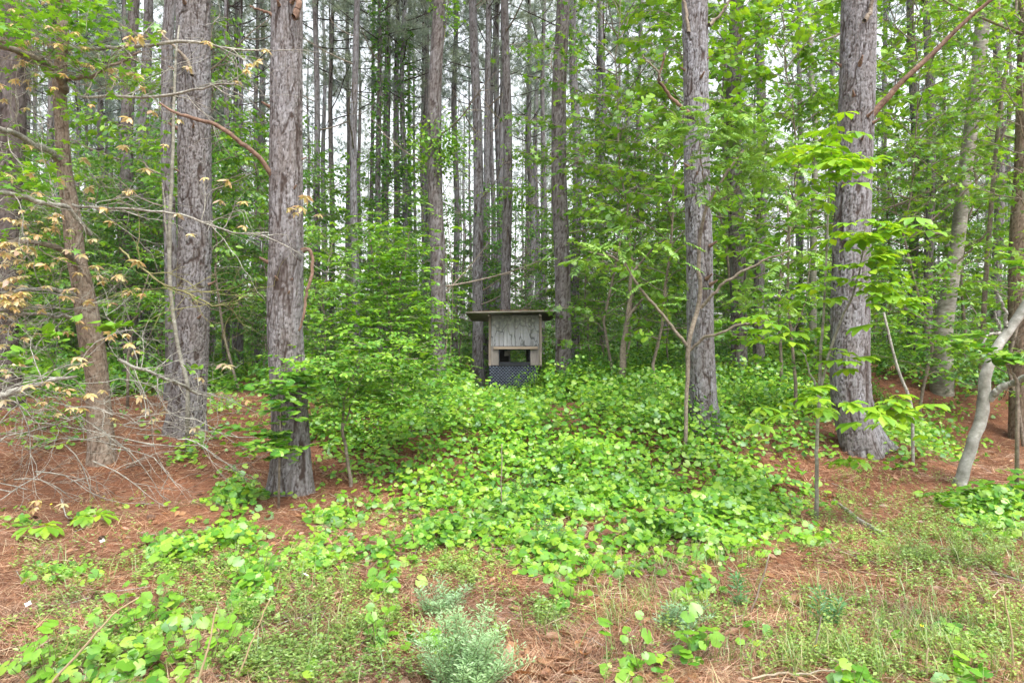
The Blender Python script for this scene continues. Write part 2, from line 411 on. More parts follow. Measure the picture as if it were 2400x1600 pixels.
def stick(lst, d, n=24, k=7, mb=None, origin=(0, 0, 0), dd=None, wob=.0, seed=0):
    """thin limb through pixel points; dd adds depth per point"""
    pts = np.array([P(a, b, d+(0 if dd is None else dd[i])) for i, (a, b, w) in enumerate(lst)])-np.array(origin)
    rad = np.array([w/2./F*d for a, b, w in lst])
    q, r = resample(pts, rad, n)
    if wob:
        rr = R(seed); w = np.cumsum(rr.normal(0, wob, (n, 3)), 0); w -= np.linspace(0, 1, n)[:, None]*w[-1]; q = q+w
    mb = mb or MB(); tube(mb, q, r, k); return mb

# crowns for the pines (three variants), dead limbs, shared by all
def pine_crown(seed, hgt=9, rad=2.3):
    r = R(seed); nb = MB(); lb = MB(); pp = []; dd = []
    for i in range(30):
        t = (i+r.uniform())/30; z = t*hgt; L = rad*(1.05-t*.72)*r.uniform(.6, 1.15); az = r.uniform(0, 2*PI); elv = r.uniform(.15, .7)+t*.4
        s = np.linspace(0, 1, 6); out = np.array([math.cos(az), math.sin(az), 0])
        path = np.array([[0, 0, z]])+out*(L*s*math.cos(elv))[:, None]+np.array([0, 0, 1])*(L*(s**1.3)*math.sin(elv))[:, None]+r.normal(0, .05, (6, 3))*s[:, None]
        tube(lb, path, np.linspace(.020, .005, 6), 4, False)
        for k in range(15):
            u = r.uniform(.35, 1); c = np.array([np.interp(u, s, path[:, a]) for a in range(3)])
            c = c+r.normal(0, .28, 3)*np.array([1, 1, .6]); pp.append(c); dd.append(out*.6+np.array([0, 0, .5])+r.normal(0, .4, 3))
    pp = np.array(pp); dd = unit(np.array(dd)); n = 24
    base = np.repeat(pp, n, 0); di = unit(np.repeat(dd, n, 0)*.55+r.normal(0, .6, (len(base), 3)))
    scatter(nb, T_needle(.055), base, di, rnorm(r, len(base), 1.), r.uniform(.17, .30, len(base)))
    tube(lb, np.array([[0, 0, -1], [0.05, 0, hgt*.5], [0, 0, hgt]]), [.03, .02, .008], 6)
    return lb.mesh('limb_mesh', M_bark), nb.mesh('needle_mesh', M_needle, smooth=False)
CROWNS = [pine_crown(s, h, w) for s, h, w in ((1, 9, 2.4), (2, 8, 2.1), (3, 10, 2.7))]

def dead_limb_mesh(seed, L=1.6, r0=.022):
    r = R(seed); mb = MB(); s = np.linspace(0, 1, 14); up = r.uniform(.3, .9)
    q = np.stack([L*s, .12*np.sin(s*4+seed)*s, up*L*s*(.4+.6*s)], 1)+np.cumsum(r.normal(0, .012, (14, 3)), 0)*s[:, None]
    tube(mb, q, r0*(1-s*.8), 6)
    for k in range(5):
        i = r.randint(4, 12); L2 = L*r.uniform(.15, .4)*(1.2-i/14)
        dv = unit(np.array([1, r.choice([-1, 1])*r.uniform(.5, 1.2), r.uniform(-.2, .8)]))
        ss = np.linspace(0, 1, 6)[:, None]; q2 = q[i]+dv*L2*ss+r.normal(0, .012, (6, 3))*ss+np.array([0, 0, .1])*ss**2*L2
        tube(mb, q2, r0*.38*(1-ss[:, 0]*.75), 4)
    return mb.mesh('dead_branch_mesh', M_twig)
DEADL = [dead_limb_mesh(i+30, 1.0+.35*i) for i in range(5)]
def stub_mesh(seed):
    r = R(seed); mb = MB(); tube(mb, [[0, 0, 0], [.05, .005, .02], [.11, .01, .05]], [.03, .018, .012], 7); return mb.mesh('stub_mesh', M_deadred)
STUB = stub_mesh(3)

# mid and far trunks: four shared shapes, 20 m, base radius .2
def trunk_variant(seed, k, n, H0=21):
    r = R(seed); z = np.concatenate([[0, .15, .4], np.linspace(1, H0, 12)]); bend = r.uniform(-.12, .12, (2, 2))
    x = bend[0, 0]*np.sin(z*.35+seed)+bend[0, 1]*np.sin(z*.8); y = bend[1, 0]*np.sin(z*.3)+bend[1, 1]*np.sin(z*.7+1)
    x -= x[0]; y -= y[0]
    rad = np.interp(z, [0, .3, 1, 6, 14, H0], [.25, .225, .205, .18, .12, .03])
    return barked(np.stack([x, y, z], 1), rad, k, n, seed, .018).mesh('pine_trunk_mesh', M_bark, att=True), (x, y, z, rad)
MIDT = [trunk_variant(s, 44, 620) for s in (11, 12, 13)]
FART = [trunk_variant(s, 14, 150) for s in (21, 22, 23)]

def limb(meshdata, parent, loc, rz, scale=1., name='branch', rx=0):
    o = bpy.data.objects.new(name, meshdata); C.objects.link(o); o.parent = parent
    o.location = [float(v) for v in loc]; o.rotation_euler = (rx, 0, rz); o.scale = (scale,)*3
    return o

def add_crown(t, r, z, tx=0, ty=0, sc=1.):
    lm, nm = CROWNS[r.randint(3)]; rz = r.uniform(0, 6.28)
    l = limb(lm, t, (tx, ty, z), rz, sc, 'crown_limbs'); n = limb(nm, t, (tx, ty, z), rz, sc, 'crown')
    l.name = 'limbs'
    return n

def pine(px, d, w, label, group=None, lean=0, mid=True, seed=0, dead=6, h=None, y=None):
    """w: trunk width in photo pixels about breast height"""
    r = R(seed+int(px)); x = (px-1200.)/F*d; gz = float(H(x, d))-.05
    t = thing('pine_tree', label, 'pine tree', (x, d, gz), r.uniform(0, 6.28) if abs(lean) < 1e-6 else 0, group)
    if lean: t.rotation_euler = (0, lean, 0)
    me, (tx, ty, tz, tr) = (MIDT if mid else FART)[r.randint(3)]
    s = (w/F*d/2.)/.2
    if px < 60 and w > 40: me = me.copy(); me.materials[0] = M_darkbark
    o = link_mesh('trunk', me, t); o.scale = (s, s, 1)
    hh = h or r.uniform(8.5, 11.5)
    xx = np.interp(hh, tz, tx)*s; yy = np.interp(hh, tz, ty)*s
    add_crown(t, r, hh, xx, yy, r.uniform(1.0, 1.3))
    if dead:
        for k in range(dead):
            z = r.uniform(3.0, hh-.5) if k > 1 else r.uniform(1.5, 4); rz = r.uniform(0, 6.28)
            limb(DEADL[r.randint(5)], t, (np.interp(z, tz, tx)*s, np.interp(z, tz, ty)*s, z), rz, r.uniform(.6, 1.25), 'branch')
    return t

# --- the four big pines at the front, the oak and others, traced at their own distance
def big_pine(lst, d, label, seed, k=132, n=640, crown_z=13):
    lst = lst[::-1]
    top = lst[-1]; b0 = lst[0]
    x0 = (b0[0]-1200.)/F*d
    org = np.array([x0, d, float(H(x0, d))])
    pts, rad = pxpath([(a, b, w) for a, b, w in lst], d, org); pts[:, 1] = 0
    pts[:, 1] += .03*np.sin(pts[:, 2]*.8+seed)
    dz = pts[0, 2]; pts = np.vstack([[pts[0, 0], 0, -.12], pts]) if dz > -.1 else pts
    rad = np.concatenate([[rad[0]*1.08], rad]) if len(pts) > len(rad) else rad
    # continue above the frame
    slope = (pts[-1]-pts[-2])/(pts[-1, 2]-pts[-2, 2]); zt = pts[-1, 2]
    for z in (9, 12, 16, 20):
        pts = np.vstack([pts, pts[-1]+slope*.4*(z-pts[-1, 2])+np.array([0, 0, .6*(z-pts[-1, 2])])])
        rad = np.append(rad, rad[-1]*(.9 if z < 12 else .72))
    pts[:, 2] = np.maximum.accumulate(pts[:, 2])
    # dense rings only in view: split in two tubes is avoided by non-uniform resampling
    t = thing('pine_tree', label, 'pine tree', org)
    lowr = barked(pts, rad*.93, k, n, seed, -0+.015+.002*(seed % 3), .042+.006*(seed % 3), .13+.03*(seed % 4), flare=.16, near=float(P(0, -60, d)[2]-org[2])+.2)
    lowr.build('trunk', M_bark, t, att=True)
    r = R(seed)
    add_crown(t, r, crown_z, np.interp(crown_z, pts[:, 2], pts[:, 0]), 0, 1.25)
    return t, org

A = [(670, 0, 75), (671, 300, 79), (672, 450, 82), (674, 600, 84), (671, 700, 90), (670, 800, 85), (676, 860, 90), (680, 950, 88), (682, 1080, 97), (680, 1135, 108), (677, 1178, 126)]
B = [(451, 0, 76), (454, 300, 75), (457, 450, 76), (458, 550, 76), (453, 700, 80), (449, 850, 80), (441, 950, 86), (433, 1008, 98)]
Cc = [(1627, 0, 60), (1632, 200, 58), (1635, 400, 62), (1641, 600, 64), (1641, 800, 66), (1646, 950, 70), (1652, 1010, 80)]
D = [(2010, 0, 76), (2008, 250, 80), (2003, 430, 80), (1998, 600, 86), (1994, 780, 90), (1992, 900, 94), (1997, 960, 96), (2010, 1010, 100), (2028, 1058, 112)]
tA, oA = big_pine(A, 7.6, 'thick grey pine with flaking bark, nearest trunk left of the box', 3)
tB, oB = big_pine(B, 9.6, 'stout brown grey pine standing behind a thin pale sapling, left of the nearest trunk', 4)
tC, oC = big_pine(Cc, 9.5, 'grey pine with a crooked thin sapling rising up its front', 5)
tD, oD = big_pine(D, 9.0, 'thick grey pine whose base bends to the right, behind broad lime leaves', 6)

def br(t, org, lst, d, mat, dd=None, seed=0, wob=.006, n=30, label=None, k=8):
    o = stick(lst, d, n, k, None, org, dd, wob, seed).build('branch', mat, t)
    if label: o['label'] = label
    return o
br(tA, oA, [(640, 412, 13), (610, 370, 11), (575, 335, 11), (535, 305, 10), (490, 280, 9), (430, 266, 8), (400, 256, 6), (372, 240, 4)], 7.4, M_deadred, [.1, 0, -.1, -.2, -.25, -.3, -.35, -.4], 2, label='long bare reddish branch reaching left')
br(tA, oA, [(706, 588, 14), (722, 578, 9), (733, 600, 8), (730, 650, 8), (722, 700, 7), (710, 745, 6), (700, 775, 5)], 7.35, M_deadred, seed=3, label='pale hooked branch hanging down the right side')
br(tA, oA, [(686, 42, 18), (689, 10, 14), (692, -60, 12)], 7.35, M_deadred)
br(tA, oA, [(635, 40, 8), (600, 20, 5), (585, 12, 3)], 7.5, M_deadred)
br(tB, oB, [(448, 178, 10), (425, 135, 8), (400, 100, 6), (380, 78, 4)], 9.3, M_twig)
br(tC, oC, [(1612, 78, 9), (1602, 40, 8), (1596, -20, 7), (1590, -80, 6)], 9.35, M_twig)
br(tC, oC, [(1660, 60, 10), (1675, 42, 7), (1700, 15, 6), (1722, -12, 5)], 9.4, M_twig)
br(tC, oC, [(1618, 265, 11), (1600, 252, 9), (1572, 225, 8), (1545, 190, 7), (1548, 160, 5), (1556, 125, 4)], 9.35, M_deadred, [0, -.05, -.1, -.2, -.25, -.3], 4, label='crooked dead branch on the left side')
br(tC, oC, [(1545, 190, 5), (1530, 160, 4), (1506, 128, 3)], 9.1, M_twig)
br(tD, oD, [(2040, 275, 18), (2075, 238, 14), (2120, 190, 12), (2170, 145, 11), (2230, 85, 10), (2270, 45, 9), (2320, 2, 8), (2400, -60, 6)], 8.85, M_deadred, [.05, 0, -.1, -.15, -.2, -.3, -.4, -.5], 5, .004, label='long bare branch slanting up to the right')
br(tD, oD, [(2024, 50, 11), (2036, 20, 9), (2050, -20, 7)], 8.7, M_twig)
br(tD, oD, [(1965, 80, 7), (1940, 90, 4), (1925, 95, 3)], 8.95, M_twig)
for (t, org, lst, d, seed) in ((tA, oA, A, 7.6, 1), (tB, oB, B, 9.6, 2), (tC, oC, Cc, 9.5, 3), (tD, oD, D, 9.0, 4)):
    r = R(seed+60); pys = [l[1] for l in lst]
    for k in range(9):
        py = r.uniform(0, 750); cx = np.interp(py, pys, [l[0] for l in lst]); w = np.interp(py, pys, [l[2] for l in lst])
        ang = r.uniform(PI, 2*PI); p = P(cx, py, d)-org; rr = w/2/F*d*.93
        limb(STUB, t, (p[0]+rr*math.cos(ang), p[1]+rr*math.sin(ang), p[2]), ang, r.uniform(.5, 1.1), 'branch_stub')

def zone(px):
    for hi, nm in ((300, 'left of the curved oak'), (640, 'between the curved oak and the nearest trunk'), (1130, 'between the nearest trunk and the box'), (1290, 'straight behind the box'),
                   (1620, 'between the box and the crooked sapling'), (1990, 'between the crooked sapling and the thick bent pine'), (9999, 'right of the thick bent pine')):
        if px < hi: return nm
# --- mid-distance pines, placed by where they stand
MP = [  # px, distance, width px, label, lean
 (22, 11.5, 56, 'dark thick pine at the left edge behind the tangle of bare twigs', 0),
 (306, 17, 30, 'brown pine with curved lower trunk, leftmost of two close pines behind the oak', .012),
 (345, 19, 27, 'straight brown pine, right one of the two close pines behind the oak', .004),
 (290, 27, 14, 'slim dark pine just left of the two close pines behind the oak', 0),
 (400, 12.6, 27, 'pine trunk half hidden behind the left side of the stout brown grey pine', 0),
 (250, 34, 9, 'thin dark pine between the oak and the two close brown pines', 0),
 (203, 32, 10, 'thin pine just right of the curved oak stem', 0),
 (528, 24, 15, 'slim pine in the gap left of the nearest trunk, beside bare sky', 0),
 (551, 33, 9, 'very thin pine between two slim pines left of the nearest trunk', 0),
 (603, 26, 12, 'slim dark pine close to the left edge of the nearest trunk', 0),
 (745, 23, 16, 'slim dark pine, first one right of the nearest trunk', 0),
 (781, 25, 13, 'slim pine with green leaves at its foot, second right of the nearest trunk', 0),
 (812, 30, 11, 'thin dark pine just left of a paler straight pine', 0),
 (834, 17.5, 17, 'pale grey straight pine left of the ivy covered slim pines', .004),
 (874, 28, 11, 'thin brown pine between the pale grey pine and an ivy covered one', 0),
 (890, 22, 13, 'slim pine wrapped in ivy leaves, left one of the ivy covered pair', 0),
 (950, 23, 14, 'slim pine wrapped in ivy leaves, right one of the ivy covered pair', 0),
 (970, 34, 8, 'very thin pine right behind the right ivy covered pine', 0),
 (1005, 25, 12, 'dark slim pine touching the left side of the leaf collared pine', 0),
 (1026, 14.6, 34, 'grey pine with a leafy collar halfway up, left of the box', .012),
 (1069, 36, 8, 'thin pine alone against the sky, right of the leaf collared pine', 0),
 (1100, 40, 7, 'very thin distant pine above the left end of the box roof', 0),
 (1122, 17.2, 24, 'grey pine above the left end of the box roof, leaning slightly left', -.008),
 (1140, 21, 17, 'dark brown pine, middle of three close trunks above the box roof', 0),
 (1157, 27, 12, 'reddish thin pine, right of three close trunks above the box roof', .002),
 (1185, 16.6, 22, 'straight grey pine rising directly behind the box', .004),
 (1241, 36, 9, 'thin pale pine right of the one behind the box', 0),
 (1270, 24, 13, 'dark slim pine leaning slightly right, between the box and the thick grey pine', .008),
 (1318, 14.6, 36, 'thick grey pine standing at the right end of the box roof', .01),
 (1352, 19, 22, 'brown pine hugging the right side of the thick pine by the box', .004),
 (1408, 25, 14, 'slim dark pine among leaves, between the box and the small forked tree', 0),
 (1730, 14.5, 36, 'brown pine right of the pine with the crooked sapling', .004),
 (1780, 18, 24, 'dark brown pine, half hidden by leaves, second right of the crooked sapling', 0),
 (1872, 23, 13, 'slim dark pine left of the thick pine with bent base', 0),
 (2140, 19, 20, 'brown pine seen between leaves right of the thick pine with bent base', 0),
 (2176, 17, 19, 'dark pine just left of the leaning grey hardwood', 0),
 (2334, 20, 20, 'dark slim pine right of the leaning grey hardwood', 0),
 (85, 29, 10, 'thin dark pine left of the curved oak stem', 0),
 (1500, 27, 13, 'slim dark pine behind leaves, left of the pine with the crooked sapling', 0),
 (1560, 31, 12, 'thin dark pine just left of the pine with the crooked sapling', 0),
]
for i, (px, d, w, lab, lean) in enumerate(MP):
    pine(px, d, w, lab, 'pines standing in the wood', lean, True, i, dead=7)
# far pines
r = R(77); cnt = 0
used = [(m[0], m[1]) for m in MP]
while cnt < 175:
    d = 22+r.uniform()**.9*58; px = r.uniform(-150, 2550)
    if 620 < px < 720: continue
    if min(abs(px-u[0])+abs(d-u[1])*2 for u in used) < 9: continue
    used.append((px, d))
    pine(px, d, r.uniform(.17, .32)*F/d, 'slender far pine deep in the wood '+zone(px), 'slender far pines '+zone(px), 0, False, cnt, dead=3 if d < 45 else 0, h=r.uniform(7.5, 12.5))
    cnt += 1

# --- left oak with long twiggy limbs and buff young leaves
def rec_twigs(mb, p0, d0, L, rad, r, depth, ends, droop=0., spread=.7):
    n = 7; q = [p0]; d = d0.copy()
    for i in range(n):
        d = unit(d+r.normal(0, .16, 3)+np.array([0, 0, -droop])); q.append(q[-1]+d*L/n)
    q = np.array(q); tube(mb, q, np.linspace(rad, rad*.4, n+1), 5 if rad > .006 else 4, False)
    ends.append((q[-1], d))
    if depth > 0:
        for k in range(r.randint(3, 6)):
            i = r.randint(2, n+1); dv = unit(d0+r.normal(0, spread, 3)*np.array([1, .8, .8]))
            rec_twigs(mb, q[i], dv, L*r.uniform(.35, .65), rad*.5, r, depth-1, ends, droop, spread)

oak_l = [(149, -40, 24), (149, 0, 26), (147, 100, 27), (138, 200, 30), (145, 300, 31), (151, 400, 34), (168, 500, 42), (177, 600, 45), (190, 650, 47), (199, 700, 52), (215, 800, 60), (228, 880, 52), (231, 950, 57), (238, 1050, 63), (237, 1100, 74)]
d = 8.5; ox = (237-1200.)/F*d; oorg = np.array([ox, d, float(H(ox, d))])
oak = thing('oak_tree', 'curved brown oak with rough bark and long bare twiggy limbs at left', 'oak tree', oorg)
pts, rad = pxpath(oak_l[::-1], d, oorg); pts[:, 1] = 0
pts = np.vstack([[pts[0, 0], 0, min(pts[0, 2], 0)-.12], pts]); rad = np.concatenate([[rad[0]*1.1], rad])
pts = np.vstack([pts, pts[-1]+[.1, 0, 1.5], pts[-1]+[.3, .1, 3]]); rad = np.append(rad, [rad[-1]*.7, rad[-1]*.3])
barked(pts, rad*.93, 90, 620, 9, .009, .035, .07).build('trunk', M_oakbark, oak, att=True)
limbs = [
 ([(148, 215, 20), (115, 165, 18), (75, 140, 16), (30, 118, 13), (-30, 95, 10)], [0, -.3, -.6, -.9, -1.2], M_twig),
 ([(140, 190, 17), (100, 150, 14), (60, 110, 12), (0, 90, 10), (-60, 60, 8)], [0, -.1, -.2, -.3, -.4], M_twig),
 ([(140, 370, 20), (100, 345, 15), (50, 318, 12), (0, 300, 12), (-40, 290, 10)], [0, -.5, -.8, -1.2, -1.5], M_lichen),
 ([(150, 190, 12), (185, 180, 9), (225, 172, 8), (262, 155, 6), (300, 140, 5), (330, 120, 4)], [0, -.3, -.5, -.7, -.8, -.9], M_twig),
 ([(160, 110, 11), (215, 112, 9), (270, 105, 8), (340, 104, 8), (400, 100, 7), (465, 92, 6), (520, 108, 5), (560, 115, 4), (630, 118, 3)], [0, -.4, -.7, -.9, -1.0, -1.1, -1.2, -1.2, -1.2], M_lichen),
 ([(155, 190, 8), (200, 235, 6), (280, 228, 6), (345, 235, 6), (400, 230, 6), (440, 218, 5), (500, 200, 4), (550, 195, 3)], [0, -.5, -.8, -.9, -1, -1.1, -1.2, -1.2], M_lichen),
 ([(195, 650, 16), (170, 610, 14), (130, 585, 12), (80, 570, 10), (0, 578, 8), (-40, 585, 7)], [0, -.3, -.6, -.9, -1.2, -1.3], M_twig),
 ([(210, 550, 9), (160, 490, 10), (110, 475, 12), (60, 465, 11), (0, 450, 9), (-50, 440, 8)], [-.3, -.6, -.9, -1.1, -1.4, -1.5], M_lichen),
 ([(180, 690, 9), (120, 680, 8), (60, 678, 8), (0, 680, 7), (-50, 684, 6)], [-.1, -.4, -.7, -1., -1.2], M_lichen),
 ([(190, 750, 9), (140, 745, 8), (60, 735, 7), (0, 725, 6)], [-.1, -.5, -.9, -1.2], M_lichen),
 ([(-40, 940, 12), (20, 915, 12), (80, 900, 10), (130, 888, 7), (180, 882, 5)], [-2.2, -2.1, -2.0, -1.9, -1.8], M_lichen),
 ([(275, 840, 7), (320, 858, 7), (370, 880, 6), (420, 895, 7), (450, 915, 7), (490, 930, 4)], [-1.2, -1.1, -.9, -.7, -.5, -.4], M_lichen),
 ([(170, 480, 6), (230, 485, 6), (300, 482, 5), (370, 490, 5), (430, 500, 4), (500, 530, 4), (560, 548, 3), (630, 545, 2)], [-.3, -.8, -1.1, -1.2, -1.2, -1.3, -1.3, -1.3], M_lichen),
 ([(280, 580, 4), (310, 620, 4), (370, 660, 4), (440, 690, 4), (500, 720, 3), (560, 710, 2)], [-1.3, -1.3, -1.3, -1.3, -1.3, -1.3], M_stem),
 ([(150, 20, 14), (130, -5, 10), (120, -40, 8)], [0, -.1, -.2], M_twig),
 ([(152, 60, 10), (170, 20, 9), (185, -40, 8)], [0, .1, .2], M_twig),
]
ends = []
for i, (lst, dd, m) in enumerate(limbs):
    mb = stick(lst, d, 26, 7, None, oorg, dd, .008, i)
    o = mb.build('limb', m, oak)
    q = np.concatenate(mb.v)[:-0 or None].reshape(-1, 3)
    tw = MB(); r = R(200+i); ring = q[:26*7].reshape(26, 7, 3).mean(1)
    for k in range(15):
        j = r.randint(4, 25); dv = unit((ring[min(j+1, 25)]-ring[j-1])+r.normal(0, .05, 3)*1.5)
        dv = unit(dv+r.normal(0, .5, 3))
        rec_twigs(tw, ring[j], dv, r.uniform(.35, .9), .0062, r, 2 if i in (0, 1, 6, 7, 8, 9, 10, 11) else 1, ends, .02)
    tw.build('twigs', m, oak)['kind'] = 'stuff'
# buff leaf clusters at twig ends
ends = [e for e in ends]
def rosette_mesh(seed, n=7, size=.085, T=None, mat=None):
    r = R(seed); mb = MB(); a = np.linspace(0, 2*PI, n, False)+r.uniform(-.3, .3, n)
    e = r.uniform(-.75, .15, n); di = np.stack([np.cos(a)*np.cos(e), np.sin(a)*np.cos(e), np.sin(e)], 1)
    scatter(mb, T or T_ovate(.20, .40, .06, .2), np.zeros((n, 3)), di, rnorm(r, n, .3), r.uniform(.6, 1.15, n)*size)
    return mb.mesh('leaf_cluster_mesh', mat)
BUFF = [rosette_mesh(i, 9, .08, None, M_buff) for i in range(4)]
r = R(5); E = []
for (p, dv) in ends:
    w = p+oorg; px, py = proj(w[0], w[1], w[2])
    ok = r.uniform() < (.95 if px < 330 and 330 < py < 1500 else (.7 if px < 640 and py < 620 else .3))
    if w[2] > H(w[0], w[1])+.05 and ok and w[1] > 4.5: E.append(p)
E = [E[i] for i in r.permutation(len(E))]
nE = 0
for p in E[:280]:
    limb(BUFF[nE % 4], oak, p, r.uniform(0, 6.28), r.uniform(.7, 1.3), 'leaf_cluster', r.uniform(-.5, .5)); nE += 1
for k in range(42):   # pinkish buff tufts crowding the left edge and near the big pines
    cx, cy, sx, sy, dd_ = [(15, 560, 26, 38, 7.1), (30, 700, 18, 30, 7.1), (30, 640, 40, 60, 7.2), (330, 400, 60, 60, 7.3), (470, 490, 50, 30, 7.2), (700, 500, 40, 20, 7.1)][k % 6 if k < 30 else k % 3]
    limb(BUFF[k % 4], oak, P(r.normal(cx, sx), r.normal(cy, sy), dd_+r.normal(0, .12))-oorg, r.uniform(0, 6.28), r.uniform(.8, 1.4), 'leaf_cluster', r.uniform(-.5, .5))
# green leaves of the oak limbs
mb = MB(); gp = []
for cx, cy, sx, sy, n, dd in ((30, 60, 40, 25, 90, 7.3), (165, 60, 30, 60, 150, 8.2), (200, 40, 45, 40, 120, 8), (60, 30, 70, 40, 160, 7.8), (130, 150, 70, 60, 120, 7.9), (60, 395, 60, 60, 160, 8), (260, 90, 60, 50, 60, 7.7), (170, 250, 18, 12, 16, 7.6), (55, 420, 50, 30, 80, 7), (310, 160, 40, 40, 30, 7.5), (90, 600, 70, 60, 70, 7.8), (150, 820, 90, 60, 60, 7.6), (60, 950, 60, 60, 50, 7.4)):
    for k in range(n): gp.append(P(r.normal(cx, sx), r.normal(cy, sy), dd+r.normal(0, .3))-oorg)
scatter(mb, T_star(), np.array(gp), rdirs(r, len(gp)), rnorm(r, len(gp), .5), r.uniform(.06, .12, len(gp)))
o = mb.build('foliage', M_leaf, oak, False); o['kind'] = 'stuff'

# brush pile of dead lichened twigs at the lower left
bp = thing('dead_brush', 'tangle of dead grey lichened twigs lying at lower left below the oak', 'brush pile', P(110, 1120, 7.3)-np.array([0, 0, .1]))
borg = np.array(bp.location)
for i in range(44):
    r = R(500+i); x = r.uniform(-110, 420); y0 = r.uniform(880, 1180); dd = r.uniform(6.5, 8.0)
    if x > 250: y0 = r.uniform(960, 1060); dd = r.uniform(7.2, 8.2)
    p = P(x, y0, dd); p[2] = max(p[2], H(p[0], p[1])+.03); mb = MB(); e = []
    dv = unit(np.array([r.normal(.2, 1), r.normal(0, .5), r.normal(.1, .35)]))
    rec_twigs(mb, p-borg, dv, r.uniform(.6, 1.2), .007, r, 2, e, .03)
    V = mb.v
    for a in V:
        w = a+borg.astype(np.float32); g = H(w[:, 0], w[:, 1])+.01; a[:, 2] += np.maximum(g-w[:, 2], 0).astype(np.float32)
    mb.build('dead_branch', M_lichen, bp)

# --- broadleaf understory generator
def understory(seed, h=4.5, spread=1.6, nb=26, leaf=.085, T=None, mat=M_leaf, start=.18, wood=M_twig, r0=.028, spacing=.06, droop=.0, dens=1.):
    r = R(seed); sb = MB(); lb = MB(); z = np.linspace(0, h, 12)
    tx = np.cumsum(r.normal(0, .06, 12))*h/5; ty = np.cumsum(r.normal(0, .06, 12))*h/5; tx -= tx[0]; ty -= ty[0]
    tr = r0*(1-.85*z/h); trunk = np.stack([tx, ty, z], 1); tube(sb, trunk, tr, 7)
    pos = []; dirs = []
    for b in range(nb):
        t = start+(1-start)*(b+r.uniform())/nb; zz = t*h; o = np.array([np.interp(zz, z, tx), np.interp(zz, z, ty), zz])
        az = b*2.4+r.uniform(-.5, .5); prof = math.sin(PI*min(1, .18+.82*(1-t)**.7))**.6 if t > start else .6
        L = spread*prof*r.uniform(.55, 1.15); el = r.uniform(.05, .6)+.5*t; n = 9; s = np.linspace(0, 1, n)
        out = np.array([math.cos(az), math.sin(az), 0])
        q = o+out*(L*s*math.cos(el))[:, None]; q[:, 2] += L*math.sin(el)*(s-.35*s**2)-droop*L*s**2
        q = q+np.cumsum(r.normal(0, .02, (n, 3)), 0)
        tube(sb, q, r0*.38*(1-.8*s), 5, False)
        nt_ = int(7+L*6)
        for k in range(nt_):
            u = r.uniform(.2, 1); c = np.array([np.interp(u, s, q[:, a]) for a in range(3)])
            side = (-1)**k; ta = az+side*r.uniform(.5, 1.1); L2 = L*r.uniform(.18, .42)+.08
            td = np.array([math.cos(ta), math.sin(ta), r.uniform(-.15, .35)]); td = td/np.linalg.norm(td)
            m = max(3, int(L2/spacing*dens)); w = np.linspace(.12, 1, m)[:, None]
            pth = c+td*L2*w+r.normal(0, .015, (m, 3)); pth[:, 2:] -= .12*L2*w**2
            tube(sb, np.array([c, c+td*L2*.5, c+td*L2-[0, 0, .12*L2]]), [.005, .003, .0015], 3, False)
            sd = np.where(np.arange(m) % 2, 1, -1)*r.uniform(.5, 1.2, m)
            aa = ta+sd; e = r.uniform(-.9, .1, m)
            pos.append(pth); dirs.append(np.stack([np.cos(aa)*np.cos(e), np.sin(aa)*np.cos(e), np.sin(e)], 1))
    pos = np.concatenate(pos); dirs = np.concatenate(dirs)
    scatter(lb, T or T_ovate(), pos, dirs, rnorm(r, len(pos), .75), leaf*r.uniform(.6, 1.35, len(pos)))
    return sb.mesh('sapling_stem_mesh', wood), lb.mesh('sapling_leaf_mesh', mat, smooth=False), len(pos)

UN = [  # six shared shapes
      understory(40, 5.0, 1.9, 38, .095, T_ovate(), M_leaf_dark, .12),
      understory(41, 4.2, 1.7, 30, .10, T_star(), M_leaf, .10),
      understory(42, 6.0, 2.0, 38, .10, T_ovate(), M_leaf, .2, spacing=.07),
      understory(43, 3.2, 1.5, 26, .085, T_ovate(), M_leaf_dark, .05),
      understory(44, 8.5, 2.6, 40, .115, T_star(), M_leaf, .10, r0=.034, spacing=.14),
      understory(45, 8.0, 2.3, 42, .12, T_round_simple(), M_lime2, .12, r0=.034, spacing=.14)]
def bush_mesh(seed, w=.7, h=.55, n=520, leaf=.085, mat=M_vine, T=None):
    r = R(seed); lb = MB(); sb = MB(); a = r.uniform(0, 2*PI, n); u = np.sqrt(r.uniform(0, 1, n)); e = r.uniform(.0, 1, n)
    z = h*(1-u**2)*(.55+.45*e)*(.8+.3*np.sin(a*3+seed)); rr = w*u*(.85+.25*np.sin(a*4+seed*2))
    pos = np.stack([rr*np.cos(a), rr*np.sin(a), z+.03], 1); di = np.stack([np.cos(a), np.sin(a), r.uniform(-.6, .2, n)], 1)+r.normal(0, .5, (n, 3))
    nm = rnorm(r, n, .35)+np.stack([np.cos(a)*u*.5, np.sin(a)*u*.5, 0*a], 1)
    scatter(lb, T or T_round(), pos, di, unit(nm), leaf*r.uniform(.5, 1.2, n))
    for k in range(22):
        p = pos[r.randint(n)]; tube(sb, [[p[0]*.2, p[1]*.2, -.05], [p[0]*.6, p[1]*.6, p[2]*.7], p], [.006, .004, .002], 4, False)
    return sb.mesh('bush_stem_mesh', M_stem), lb.mesh('bush_leaf_mesh', mat, smooth=False)
BU = [bush_mesh(1, n=700, leaf=.07), bush_mesh(2, .9, .5, 1000, .07), bush_mesh(3, .6, .8, 800, .07), bush_mesh(4, .8, .7, 900, .07, M_leaf, T_ovate()), bush_mesh(5, 1.1, .8, 1200, .075, M_leaf_dark, T_ovate(.3))]

